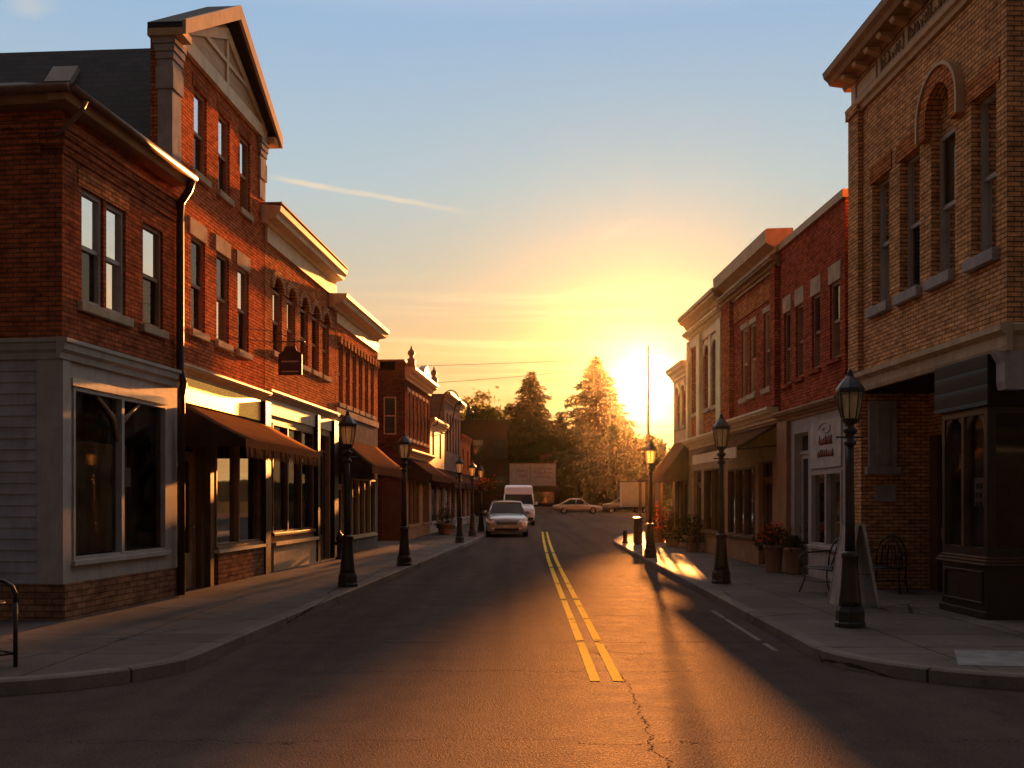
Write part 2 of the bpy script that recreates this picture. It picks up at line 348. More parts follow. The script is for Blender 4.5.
plain('wood_pole', (0.10, 0.065, 0.045), 0.8)
plain('rubber', (0.015, 0.015, 0.015), 0.7)
plain('chrome', (0.6, 0.6, 0.6), 0.18, metal=1.0, dirt=0.1, bstr=0)
plain('silver_paint', (0.42, 0.41, 0.40), 0.25, metal=0.6, var=0.05, dirt=0.1, bstr=0, coat=0.6)
plain('white_paint', (0.72, 0.72, 0.72), 0.3, var=0.05, dirt=0.15, bstr=0, coat=0.4)
plain('beige_car', (0.34, 0.29, 0.25), 0.3, metal=0.3, var=0.05, dirt=0.1, bstr=0, coat=0.5)
plain('grey_car', (0.16, 0.15, 0.15), 0.3, metal=0.3, var=0.05, dirt=0.1, bstr=0, coat=0.5)
plain('car_plastic', (0.02, 0.02, 0.02), 0.5, dirt=0, bstr=0)
plain('lens_clear', (0.75, 0.75, 0.72), 0.1, dirt=0, var=0.05, bstr=0)
plain('lens_red', (0.4, 0.02, 0.01), 0.2, dirt=0, var=0.05, bstr=0)
plain('car_glass', (0.015, 0.017, 0.018), 0.04, dirt=0, var=0.2, bstr=0)
plain('bark', (0.07, 0.05, 0.035), 0.9)
plain('soil', (0.05, 0.04, 0.03), 0.95)
plain('steel_box', (0.33, 0.30, 0.27), 0.5, var=0.1)
plain('hill_green', (0.035, 0.04, 0.02), 0.95, scale=0.02)
plain('ground_earth', (0.06, 0.06, 0.035), 0.95, scale=0.2)
plain('patch_concrete', (0.27, 0.26, 0.255), 0.8, bstr=0.4)
plain('clap_paint', (0.36, 0.36, 0.39), 0.6, var=0.2, dirt=0.35)
boards('clapboard', (0.30, 0.30, 0.33), 0.16)
boards('dark_boards', (0.035, 0.026, 0.022), 0.22)
boards('tan_boards', (0.50, 0.36, 0.22), 0.3)
shingles('slate_shingle', (0.050, 0.046, 0.050))
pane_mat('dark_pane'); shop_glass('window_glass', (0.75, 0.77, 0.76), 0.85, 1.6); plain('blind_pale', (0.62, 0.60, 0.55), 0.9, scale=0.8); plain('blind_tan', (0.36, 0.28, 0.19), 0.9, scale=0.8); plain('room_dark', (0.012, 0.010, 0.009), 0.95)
shop_glass('shop_glass', refl=0.5)
foliage('needles', (0.022, 0.024, 0.010), (0.045, 0.042, 0.016), 0.25)
foliage('leaves', (0.06, 0.075, 0.02), (0.13, 0.12, 0.035), 0.5)
foliage('leaves_dark', (0.03, 0.034, 0.012), (0.055, 0.052, 0.018), 0.3)
foliage('flower_red', (0.45, 0.05, 0.03), (0.55, 0.12, 0.06), 0.3)
asphalt('asphalt'); concrete('paving', (0.165, 0.14, 0.125)); concrete('kerb_concrete', (0.20, 0.175, 0.155), 2.4, 0.01)
worn_paint("road_yellow", (0.80, 0.62, 0.13), 0.47); worn_paint('gutter_lit', (0.26, 0.23, 0.20), 0.60)  # the pale one paints the sunlit gutter edge
def lantern_glass():
    m, g, b = newmat('lantern_glass'); nt = m.node_tree; nt.nodes.remove(b)
    tr = g.n('ShaderNodeBsdfTransparent'); g.put(tr.inputs[0], (0.95, 0.84, 0.66))
    tl = g.n('ShaderNodeBsdfTranslucent'); g.put(tl.inputs[0], (0.85, 0.72, 0.50))
    gl = g.n('ShaderNodeBsdfGlossy'); gl.inputs['Roughness'].default_value = 0.12
    bp = g.n('ShaderNodeBump'); bp.inputs['Strength'].default_value = 0.6; bp.inputs['Distance'].default_value = 0.01
    v = g.n('ShaderNodeTexVoronoi'); g.put(v.inputs['Vector'], objn(g)); v.inputs['Scale'].default_value = 42; g.put(bp.inputs['Height'], v.outputs['Distance'])
    g.put(gl.inputs['Normal'], bp.outputs[0]); g.put(tl.inputs['Normal'], bp.outputs[0])
    a = g.n('ShaderNodeMixShader'); a.inputs[0].default_value = 0.55; g.put(a.inputs[1], tr.outputs[0]); g.put(a.inputs[2], tl.outputs[0])
    fr = g.n('ShaderNodeFresnel'); fr.inputs[0].default_value = 1.45; g.put(fr.inputs['Normal'], bp.outputs[0])
    c = g.n('ShaderNodeMixShader'); g.put(c.inputs[0], fr.outputs[0]); g.put(c.inputs[1], a.outputs[0]); g.put(c.inputs[2], gl.outputs[0])
    g.put(nt.nodes['Material Output'].inputs[0], c.outputs[0])
lantern_glass()

# ------------------------------------------------------------------ geometry helpers
class Frame:
    """(u, v, z) -> world: u runs along a facade (u = world y), v out of it towards the street, z up"""
    def __init__(s, fn): s.fn = fn
    def __call__(s, u, v, z): return Vector(s.fn(u, v, z))
LEFT = Frame(lambda u, v, z: (-6.95 + 0.068 * u + 0.9977 * v, u - 0.0678 * v, z))
CORNER = Frame(lambda u, v, z: (-6.037 + 0.115 * (u - 13.42) + 0.9934 * v, u - 0.1142 * v, z))
RIGHT = Frame(lambda u, v, z: (6.90 - 0.030 * u - 0.9996 * v, u - 0.0300 * v, z))
WORLD = Frame(lambda u, v, z: (u, v, z))

def rootloc(o):
    while o.parent: o = o.parent
    return o.location

class MB:
    def __init__(s, F=WORLD): s.F = F; s.v = []; s.l = []; s.f = []; s.sm = []
    def add(s, p):
        s.l.append(Vector(p)); s.v.append(s.F(*p)); return len(s.v) - 1
    def poly(s, pts, smooth=False):
        s.f.append([s.add(p) for p in pts]); s.sm.append(smooth)
    def idx(s, ids, smooth=False): s.f.append(list(ids)); s.sm.append(smooth)
    def box(s, u0, u1, v0, v1, z0, z1):
        c = [s.add(p) for p in ((u0, v0, z0), (u1, v0, z0), (u1, v1, z0), (u0, v1, z0), (u0, v0, z1), (u1, v0, z1), (u1, v1, z1), (u0, v1, z1))]
        for q in ((0, 3, 2, 1), (4, 5, 6, 7), (0, 1, 5, 4), (1, 2, 6, 5), (2, 3, 7, 6), (3, 0, 4, 7)): s.idx([c[i] for i in q])
        return s
    def prism(s, prof, u0, u1, axis='u'):
        """prof: list of 2-D points; axis u: (v,z) swept along u; axis v: (u,z) swept along v; axis z: (u,v) swept along z"""
        mk = {'u': lambda a, b, t: (t, a, b), 'v': lambda a, b, t: (a, t, b), 'z': lambda a, b, t: (a, b, t)}[axis]
        A = [s.add(mk(a, b, u0)) for a, b in prof]; B = [s.add(mk(a, b, u1)) for a, b in prof]; n = len(prof)
        for i in range(n): s.idx([A[i], A[(i + 1) % n], B[(i + 1) % n], B[i]])
        s.idx(A[::-1]); s.idx(B); return s
    def tube(s, pts, r, n=6, cap=True):
        pts = [Vector(p) for p in pts]; rings = []
        rs = r if isinstance(r, (list, tuple)) else [r] * len(pts)
        up = Vector((0, 0, 1))
        for i, p in enumerate(pts):
            t = (pts[min(i + 1, len(pts) - 1)] - pts[max(i - 1, 0)]).normalized()
            a = t.cross(up if abs(t.z) < 0.95 else Vector((1, 0, 0))).normalized(); b = t.cross(a).normalized()
            rings.append([s.add(p + (a * math.cos(2 * math.pi * k / n) + b * math.sin(2 * math.pi * k / n)) * rs[i]) for k in range(n)])
        for i in range(len(rings) - 1):
            for k in range(n): s.idx([rings[i][k], rings[i][(k + 1) % n], rings[i + 1][(k + 1) % n], rings[i + 1][k]], True)
        if cap: s.idx(rings[0][::-1]); s.idx(rings[-1])
        return s
    def lathe(s, prof, c=(0, 0, 0), n=20, smooth=True, rot=0.0, flute=0):
        rings = []
        for r, z in prof:
            ring = []
            for k in range(n):
                a = 2 * math.pi * k / n + rot; rr = r * (1 - (flute * (k % 2)))
                ring.append(s.add((c[0] + rr * math.cos(a), c[1] + rr * math.sin(a), c[2] + z)))
            rings.append(ring)
        for i in range(len(rings) - 1):
            for k in range(n): s.idx([rings[i][k], rings[i][(k + 1) % n], rings[i + 1][(k + 1) % n], rings[i + 1][k]], smooth)
        s.idx(rings[0][::-1]); s.idx(rings[-1]); return s
    def wall(s, u0, u1, z0, z1, holes=(), v=0.0, reveal=0.2):
        """a facade sheet with real openings; hole = (ua, ub, za, zb[, rise of the arch])"""
        us = sorted({u0, u1, *[h[0] for h in holes], *[h[1] for h in holes]}); zs = sorted({z0, z1, *[h[2] for h in holes], *[h[3] for h in holes]})
        us = [u for u in us if u0 <= u <= u1]; zs = [z for z in zs if z0 <= z <= z1]
        for a, b in zip(us, us[1:]):
            for c, d in zip(zs, zs[1:]):
                mu, mz = (a + b) / 2, (c + d) / 2
                if any(h[0] < mu < h[1] and h[2] < mz < h[3] for h in holes): continue
                s.poly([(a, v, c), (b, v, c), (b, v, d), (a, v, d)])
        for h in holes:
            a, b, c, d = h[:4]; arch = h[4] if len(h) > 4 else 0; w = v - reveal; zc = d - arch
            s.poly([(a, v, c), (a, v, zc), (a, w, zc), (a, w, c)]); s.poly([(b, v, c), (b, w, c), (b, w, zc), (b, v, zc)])
            s.poly([(a, v, c), (a, w, c), (b, w, c), (b, v, c)])
            if not arch: s.poly([(a, v, d), (b, v, d), (b, w, d), (a, w, d)])
            else:
                n = 12; m, hw = (a + b) / 2, (b - a) / 2
                P = [(m - hw * math.cos(math.pi * i / n), zc + arch * math.sin(math.pi * i / n)) for i in range(n + 1)]
                for (x0, y0), (x1, y1) in zip(P, P[1:]):
                    s.poly([(x0, v, y0), (x1, v, y1), (x1, v, d), (x0, v, d)]); s.poly([(x0, v, y0), (x0, w, y0), (x1, w, y1), (x1, v, y1)])
        return s
    def build(s, name, mat, parent=None, loc=None, bevel=0.0, solid=0.0):
        me = bpy.data.meshes.new(name); o = bpy.data.objects.new(name, me)
        if parent is not None: base = rootloc(parent).copy(); o.parent = parent
        else: base = Vector(loc if loc is not None else (0, 0, 0)); o.location = base
        me.from_pydata([tuple(p - base) for p in s.v], [], s.f)
        uvl = me.uv_layers.new(name='UVMap')
        for poly in me.polygons:
            ids = list(poly.vertices); poly.use_smooth = s.sm[poly.index]
            nx = ny = nz = 0.0
            for i in range(len(ids)):
                a, b = s.l[ids[i]], s.l[ids[(i + 1) % len(ids)]]
                nx += (a.y - b.y) * (a.z + b.z); ny += (a.z - b.z) * (a.x + b.x); nz += (a.x - b.x) * (a.y + b.y)
            ax = (abs(nx), abs(ny), abs(nz)); k = ax.index(max(ax))
            for li, vi in zip(poly.loop_indices, ids):
                p = s.l[vi]
                uvl.data[li].uv = (p.y, p.z) if k == 0 else (p.x, p.z) if k == 1 else (p.x, p.y)
        bm = bmesh.new(); bm.from_mesh(me); bmesh.ops.remove_doubles(bm, verts=bm.verts, dist=1e-5)
        bmesh.ops.recalc_face_normals(bm, faces=bm.faces); bm.to_mesh(me); bm.free()
        me.materials.append(M[mat] if isinstance(mat, str) else mat)
        if solid: md = o.modifiers.new('thickness', 'SOLIDIFY'); md.thickness = solid; md.offset = -1
        if bevel: md = o.modifiers.new('edge', 'BEVEL'); md.width = bevel; md.segments = 2; md.limit_method = 'ANGLE'
        COL.objects.link(o); return o

def thing(name, label, cat, loc, group=None):
    o = bpy.data.objects.new(name, None); COL.objects.link(o); o.location = loc; o.empty_display_size = 0.3
    tag(o, label, cat, group); return o
def tag(o, label, cat, group=None):
    o['label'] = label; o['category'] = cat
    if group: o['group'] = group
    return o
def struct(name, mb, mat, kind='structure'):
    o = mb.build(name, mat, None, (0, 0, 0)); o['kind'] = kind; return o
def copy_tree(o, parent=None):
    c = o.copy(); COL.objects.link(c); c.parent = parent
    for ch in o.children: copy_tree(ch, c)
    return c
def bx(F, name, mat, parent, *dims, bevel=0.0): return MB(F).box(*dims).build(name, mat, parent, bevel=bevel)

# ------------------------------------------------------------------ the setting: ground, road, pavements
def zr(y): return 0.0 if y < 40 else min(0.0075 * (y - 40), 0.45)
def kl(y): return -3.95 + 0.06 * y
def kr(y): return 3.05 + 0.024 * y
PZ = 0.14
def lerp_tab(tab, t):
    for (a, b), (c, d) in zip(tab, tab[1:]):
        if a <= t <= c: return b + (d - b) * (t - a) / (c - a)
    return tab[0][1] if t < tab[0][0] else tab[-1][1]

g_ = MB()
gy = [-1000, -300, -60, 0, 40, 60, 80, 100, 102, 160, 300, 600, 1200, 2400]
for y0, y1 in zip(gy, gy[1:]):
    for j in range(-20, 20):
        x0, x1 = j * 100, j * 100 + 100
        g_.poly([(x0, y0, zr(y0) - 0.03), (x1, y0, zr(y0) - 0.03), (x1, y1, zr(y1) - 0.03), (x0, y1, zr(y1) - 0.03)])
struct('ground', g_, 'ground_earth')
road = MB(); ys = [-30, -10, 0, 5, 10, 20, 30, 40, 50, 60, 70, 80, 90, 100, 102]
for a, b in zip(ys, ys[1:]):
    for x0, x1 in ((-45, -15), (-15, 0), (0, 15), (15, 45)):
        road.poly([(x0, a, zr(a)), (x1, a, zr(a)), (x1, b, zr(b)), (x0, b, zr(b))])
struct('road', road, 'asphalt')

def pavement(edge, outer, mat_edge, ys, sign):
    """edge: list of (y, x) along the kerb's road face"""
    top, kerb = MB(), MB(); w = 0.16
    inner = []
    for i, (y, x) in enumerate(edge):
        a = Vector((edge[max(i - 1, 0)][1], edge[max(i - 1, 0)][0])); b = Vector((edge[min(i + 1, len(edge) - 1)][1], edge[min(i + 1, len(edge) - 1)][0]))
        t = (b - a).normalized(); n = Vector((t.y, -t.x)) * sign
        inner.append((x + n.x * w, y + n.y * w))
    for i in range(len(edge) - 1):
        (y0, x0), (y1, x1) = edge[i], edge[i + 1]; (a0, b0), (a1, b1) = inner[i], inner[i + 1]
        h0, h1 = zr(y0) + PZ, zr(y1) + PZ; c = 0.02
        kerb.poly([(x0, y0, zr(y0) - 0.02), (x1, y1, zr(y1) - 0.02), (x1, y1, h1 - c), (x0, y0, h0 - c)])
        m0 = (x0 + (a0 - x0) * 0.15, y0 + (b0 - y0) * 0.15); m1 = (x1 + (a1 - x1) * 0.15, y1 + (b1 - y1) * 0.15)
        kerb.poly([(x0, y0, h0 - c), (x1, y1, h1 - c), (m1[0], m1[1], h1), (m0[0], m0[1], h0)])
        kerb.poly([(m0[0], m0[1], h0), (m1[0], m1[1], h1), (a1, b1, h1), (a0, b0, h0)])
        top.poly([(a0, b0, h0 - 0.003), (a1, b1, h1 - 0.003), (outer, max(b1, b0 + 0.001), h1 - 0.003), (outer, b0, h0 - 0.003)])
    return top, kerb
def arc(cx, cy, r, a0, a1, n=9):
    return [(cy + r * math.sin(R(a0 + (a1 - a0) * i / n)), cx + r * math.cos(R(a0 + (a1 - a0) * i / n))) for i in range(n + 1)]
# left: from off-frame along the near side street, round the corner, then up the street
eL = [(8.78, -40.0), (8.78, -15), (8.78, -6.5)] + arc(-5.3, 10.9, 2.1, -90, -2, 10)[0:] + [(y, kl(y)) for y in (13, 16, 20, 25, 30, 35, 40, 46, 52, 58, 64)]
eL = sorted(set(eL), key=lambda e: (e[0], e[1]))
eL = [(y, min(x, kl(y) + 0.02)) for y, x in eL]
t_, k_ = pavement(eL, -40.0, None, None, -1)
struct('pavement_left', t_, 'paving'); struct('kerb_left', k_, 'kerb_concrete')
eR = [(8.95, 40.0), (8.95, 15), (8.95, 7.2)] + [(2 * 11.0 - y if False else y, x) for y, x in arc(5.35, 11.1, 2.03, 270, 182, 10)] + [(y, kr(y)) for y in (14, 18, 22, 27, 32, 36, 39)] \
     + [(40.5, 4.12), (42, 4.35), (44, 4.75), (46, 5.3), (48, 6.1), (49.5, 7.2), (50.6, 8.8), (51.0, 10.5), (51.2, 15), (51.3, 40)]
t_, k_ = pavement(eR, 40.0, None, None, 1)
struct('pavement_right', t_, 'paving'); struct('kerb_right', k_, 'kerb_concrete')
cl = [(9.65, 0.92), (13, 0.965), (17.5, 1.02), (23, 1.09), (29, 1.18), (36, 1.32), (44, 1.5), (52, 1.7)]
mk = MB()
for off in (-0.165, 0.055):
    for (y0, x0), (y1, x1) in zip(cl, cl[1:]):
        n = 6
        for k in range(n):
            ya, yb = y0 + (y1 - y0) * k / n, y0 + (y1 - y0) * (k + 1) / n; xa, xb = x0 + (x1 - x0) * k / n, x0 + (x1 - x0) * (k + 1) / n
            mk.poly([(xa + off, ya, zr(ya) + 0.004), (xa + off + 0.098, ya, zr(ya) + 0.004), (xb + off + 0.098, yb, zr(yb) + 0.004), (xb + off, yb, zr(yb) + 0.004)])
struct('centre_line', mk, 'road_yellow')
mk = MB()
for k in range(12):
    ya, yb = 11.6 + k * 0.35, 11.95 + k * 0.35
    mk.poly([(kr(ya) - 0.30, ya, 0.004), (kr(ya) - 0.235, ya, 0.004), (kr(yb) - 0.235, yb, 0.004), (kr(yb) - 0.30, yb, 0.004)])
struct('lit_gutter_edge', mk, 'gutter_lit')  # pale strip: sunlight on the gutter edge put into colour
pt = MB(); pt.poly([(4.35, 9.75, PZ + 0.001), (5.35, 9.62, PZ + 0.001), (5.95, 10.55, PZ + 0.001), (4.75, 10.75, PZ + 0.001)])
struct('pavement_patch', pt, 'patch_concrete')
hl = MB(); N = 90
for layer, (rad, hh) in enumerate(((900, 26), (1600, 60))):
    P = []
    for k in range(N + 1):
        a = 2 * math.pi * k / N; h = hh * (0.55 + 0.45 * math.sin(a * 5 + layer) * math.sin(a * 2.3 + 1) + 0.2 * math.sin(a * 17))
        P.append((rad * math.cos(a), rad * math.sin(a), max(h, 6)))
    for a, b in zip(P, P[1:]):
        hl.poly([(a[0], a[1], -1), (b[0], b[1], -1), (b[0] * 1.12, b[1] * 1.12, b[2]), (a[0] * 1.12, a[1] * 1.12, a[2])])
        hl.poly([(a[0] * 1.12, a[1] * 1.12, a[2]), (b[0] * 1.12, b[1] * 1.12, b[2]), (b[0] * 1.35, b[1] * 1.35, -1), (a[0] * 1.35, a[1] * 1.35, -1)])
struct('hills', hl, 'hill_green')

# ------------------------------------------------------------------ the evening haze
def build_haze():
    m = bpy.data.materials.new('haze'); m.use_nodes = True; nt = m.node_tree; nt.nodes.clear()
    o = nt.nodes.new('ShaderNodeOutputMaterial'); v = nt.nodes.new('ShaderNodeVolumePrincipled')
    v.inputs['Color'].default_value = (1.0, 0.86, 0.72, 1); v.inputs['Density'].default_value = HAZE; v.inputs['Anisotropy'].default_value = 0.94
    nt.links.new(v.outputs[0], o.inputs['Volume']); MATS['haze'] = m
    struct('haze', MB().box(-70, 70, -50, 165, -1.6, 24), 'haze', 'stuff')
HAZE = 0.000027
if HAZE: build_haze()

# ------------------------------------------------------------------ building kit
def building(F, name, label, u, group=None, zbase=PZ, v=0):
    p = F(u, v, zbase); return thing(name, label, 'building', p, group)

def shell(root, F, u0, u1, depth, z0, z1, mat, holes=(), reveal=0.2, v=0.0, front_from=None, name='wall', near=True, back=True):
    mb = MB(F); mb.wall(u0, u1, front_from if front_from is not None else z0, z1, holes, v, reveal)
    mb.poly([(u0, v, z0), (u0, v - depth, z0), (u0, v - depth, z1), (u0, v, z1)])
    mb.poly([(u1, v, z0), (u1, v - depth, z0), (u1, v - depth, z1), (u1, v, z1)])
    mb.poly([(u0, v - depth, z0), (u1, v - depth, z0), (u1, v - depth, z1), (u0, v - depth, z1)])
    return mb.build(name, mat, root)

def sash(root, F, u0, u1, z0, z1, v=-0.075, frame='dark_wood', sill=None, lintel=None, lh=0.22, arch=0.0, mull=0, split=0.5, sill_out=0.07, sill_h=0.12, arch_mat=None, fw=0.055, blind=None):
    """a sash window in a hole of a facade: frame, upper and lower panes, sill, lintel"""
    zc = z1 - arch; f = MB(F)
    f.box(u0, u0 + fw, v - 0.06, v + 0.03, z0, zc); f.box(u1 - fw, u1, v - 0.06, v + 0.03, z0, zc)
    f.box(u0 + fw, u1 - fw, v - 0.06, v + 0.03, z0, z0 + 0.07); f.box(u0 + fw, u1 - fw, v - 0.06, v + 0.03, zc - 0.06, zc)
    zm = z0 + (zc - z0) * split
    f.box(u0 + fw, u1 - fw, v - 0.045, v + 0.01, zm - 0.03, zm + 0.03)
    cuts = [u0 + fw] + [u0 + fw + (u1 - u0 - 2 * fw) * (k + 1) / (mull + 1) for k in range(mull)] + [u1 - fw]
    for c in cuts[1:-1]: f.box(c - 0.03, c + 0.03, v - 0.05, v + 0.02, z0 + 0.07, zc - 0.06)
    fr = f.build('window', frame, root)
    p = MB(F); p.poly([(u0 + fw, v - 0.035, z0 + 0.05), (u1 - fw, v - 0.035, z0 + 0.05), (u1 - fw, v - 0.035, zm), (u0 + fw, v - 0.035, zm)])
    p.poly([(u0 + fw, v - 0.012, zm), (u1 - fw, v - 0.012, zm), (u1 - fw, v - 0.012, zc - 0.05), (u0 + fw, v - 0.012, zc - 0.05)])
    if arch:
        n = 10; m, hw = (u0 + u1) / 2, (u1 - u0) / 2
        p.poly([(m - hw * math.cos(math.pi * i / n), v - 0.02, zc + arch * math.sin(math.pi * i / n)) for i in range(n + 1)])
    p.build('pane', 'window_glass', fr)
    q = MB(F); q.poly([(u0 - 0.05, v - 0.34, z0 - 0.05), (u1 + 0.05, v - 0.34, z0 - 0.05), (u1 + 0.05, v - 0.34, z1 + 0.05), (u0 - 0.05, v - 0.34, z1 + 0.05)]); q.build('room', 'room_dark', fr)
    k = blind if blind is not None else random.choice([0, 0, 0, 0.15, 0.3, 0.45])
    if k:
        zb = zc - (zc - z0) * k; q = MB(F); q.poly([(u0 + 0.02, v - 0.075, zb), (u1 - 0.02, v - 0.075, zb), (u1 - 0.02, v - 0.075, zc), (u0 + 0.02, v - 0.075, zc)]); q.box(u0 + 0.02, u1 - 0.02, v - 0.085, v - 0.065, zb - 0.02, zb); q.build('blind', random.choice(['blind_pale', 'blind_tan']) if blind is None else 'blind_pale', fr)
    if sill: MB(F).box(u0 - 0.08, u1 + 0.08, -0.10, sill_out, z0 - sill_h, z0 + 0.006).build('sill', sill, fr, bevel=0.012)
    if lintel: MB(F).box(u0 - 0.07, u1 + 0.07, -0.06, 0.018, z1 - 0.004, z1 + lh).build('lintel', lintel, fr, bevel=0.01)
    if arch and arch_mat: hood(F, u0, u1, zc, arch, 0.16, 0.05).build('arch', arch_mat, fr)
    return fr

def hood(F, u0, u1, zc, arch, t, out, leg=0.0):
    mb = MB(F); n = 14; m, hw = (u0 + u1) / 2, (u1 - u0) / 2
    def ring(r, h): return [(m - (hw + r) * math.cos(math.pi * i / n), zc + (arch + h) * math.sin(math.pi * i / n)) for i in range(n + 1)]
    A, B = ring(0.0, 0.0), ring(t, t)
    if leg:
        A = [(A[0][0], zc - leg)] + A + [(A[-1][0], zc - leg)]; B = [(B[0][0], zc - leg)] + B + [(B[-1][0], zc - leg)]
    for (a0, a1), (b0, b1), (c0, c1), (d0, d1) in zip(A, A[1:], B, B[1:]):
        mb.poly([(a0, out, a1), (b0, out, b1), (d0, out, d1), (c0, out, c1)])
        mb.poly([(c0, out, c1), (d0, out, d1), (d0, 0, d1), (c0, 0, c1)]); mb.poly([(a0, out, a1), (b0, out, b1), (b0, 0.002, b1), (a0, 0.002, a1)])
    for P, Q in ((A[0], B[0]), (A[-1], B[-1])):
        mb.poly([(P[0], out, P[1]), (Q[0], out, Q[1]), (Q[0], 0, Q[1]), (P[0], 0, P[1])])
    return mb

def cornice(root, F, u0, u1, prof, mat, name='cornice'):
    return MB(F).prism(prof, u0, u1).build(name, mat, root)
def crown(v0, z0, z1, out):
    """a stepped, splayed crown moulding profile"""
    h = z1 - z0
    return [(v0, z0), (v0 + out * 0.16, z0), (v0 + out * 0.18, z0 + h * 0.18), (v0 + out * 0.40, z0 + h * 0.30), (v0 + out * 0.48, z0 + h * 0.46),
            (v0 + out * 0.86, z0 + h * 0.62), (v0 + out * 0.88, z0 + h * 0.74), (v0 + out, z0 + h * 0.80), (v0 + out, z1), (v0, z1)]

def shop(root, F, u0, u1, z0, z1, bays, mat, door_bays=(), glass='shop_glass', depth=1.6, inner='interior_warm', v=0.0, frame=None, mullions=(), drape=True, transom=None):
    """a shopfront: panelled timber sheet with real openings, glass, mullions and a shallow room behind"""
    frame = frame or mat
    holes = [(a, b, c, d) for a, b, c, d in bays] + [(a, b, c, d) for a, b, c, d in door_bays]
    sf = MB(F).wall(u0, u1, z0, z1, holes, v, 0.16).build('shopfront', mat, root)
    for a, b, c, d in bays:
        f = MB(F); t = 0.05
        f.box(a, a + t, v - 0.12, v + 0.025, c, d); f.box(b - t, b, v - 0.12, v + 0.025, c, d); f.box(a + t, b - t, v - 0.12, v + 0.025, d - t, d); f.box(a + t, b - t, v - 0.12, v + 0.02, c, c + t)
        for m in mullions:
            if a < m < b: f.box(m - 0.04, m + 0.04, v - 0.12, v + 0.035, c + t, d - t)
        if transom and c < transom < d: f.box(a + t, b - t, v - 0.11, v + 0.02, transom - 0.03, transom + 0.03)
        w = f.build('display_window', frame, root)
        p = MB(F); p.poly([(a + t, v - 0.06, c + t), (b - t, v - 0.06, c + t), (b - t, v - 0.06, d - t), (a + t, v - 0.06, d - t)]); p.build('pane', glass, w)
        MB(F).box(a - 0.06, b + 0.06, v - 0.05, v + 0.085, c - 0.07, c + 0.004).build('sill', frame, w, bevel=0.01)
        if drape:
            q = MB(F); n = 44; pts = []
            for i in range(n + 1):
                s = i / n; pts.append((a + 0.02 + (b - a - 0.04) * s, v - 0.62 + 0.05 * math.sin(s * 61) + 0.03 * math.sin(s * 23 + a)))
            lo, hi = c + 0.02, c + (d - c) * 0.72
            for (x0, y0), (x1, y1) in zip(pts, pts[1:]): q.poly([(x0, y0, lo), (x1, y1, lo), (x1, y1, hi), (x0, y0, hi)], True)
            q.build('curtain', 'curtain', w)
    rm = MB(F); e = 0.012
    a, b, c, d = u0 + e, u1 - e, z0 + e, z1 - e; w0, w1 = v - 0.17, v - depth
    rm.poly([(a, w1, c), (b, w1, c), (b, w1, d), (a, w1, d)]); rm.poly([(a, w0, c), (b, w0, c), (b, w1, c), (a, w1, c)]); rm.poly([(a, w0, d), (b, w0, d), (b, w1, d), (a, w1, d)])
    rm.poly([(a, w0, c), (a, w1, c), (a, w1, d), (a, w0, d)]); rm.poly([(b, w0, c), (b, w1, c), (b, w1, d), (b, w0, d)])
    rm.build('interior', inner, root)
    for a, b, c, d in door_bays: door(root, F, a, b, c, d, v - 0.14, frame)
    return sf

def door(root, F, a, b, c, d, v, mat, tr=0.45):
    m = MB(F); t = 0.10; h = d - tr
    m.box(a, a + 0.05, v - 0.06, v + 0.03, c, d); m.box(b - 0.05, b, v - 0.06, v + 0.03, c, d); m.box(a + 0.05, b - 0.05, v - 0.06, v + 0.03, h, h + 0.07); m.box(a + 0.05, b - 0.05, v - 0.06, v + 0.03, d - 0.05, d)
    m.box(a + 0.06, a + 0.06 + t, v - 0.05, v, c + 0.01, h); m.box(b - 0.06 - t, b - 0.06, v - 0.05, v, c + 0.01, h)
    m.box(a + 0.06 + t, b - 0.06 - t, v - 0.05, v, c + 0.01, c + 0.65); m.box(a + 0.06 + t, b - 0.06 - t, v - 0.05, v, h - t, h)
    dr = m.build('door', mat, root)
    p = MB(F); p.poly([(a + 0.16, v - 0.03, c + 0.65), (b - 0.16, v - 0.03, c + 0.65), (b - 0.16, v - 0.03, h - t), (a + 0.16, v - 0.03, h - t)])
    p.poly([(a + 0.05, v - 0.03, h + 0.07), (b - 0.05, v - 0.03, h + 0.07), (b - 0.05, v - 0.03, d - 0.05), (a + 0.05, v - 0.03, d - 0.05)]); p.build('pane', 'dark_pane', dr)
    k = MB(F); k.tube([(b - 0.13, v, c + 0.9), (b - 0.13, v + 0.05, c + 0.93), (b - 0.13, v + 0.05, c + 1.12), (b - 0.13, v, c + 1.15)], 0.012, 6); k.build('handle', 'chrome', dr)

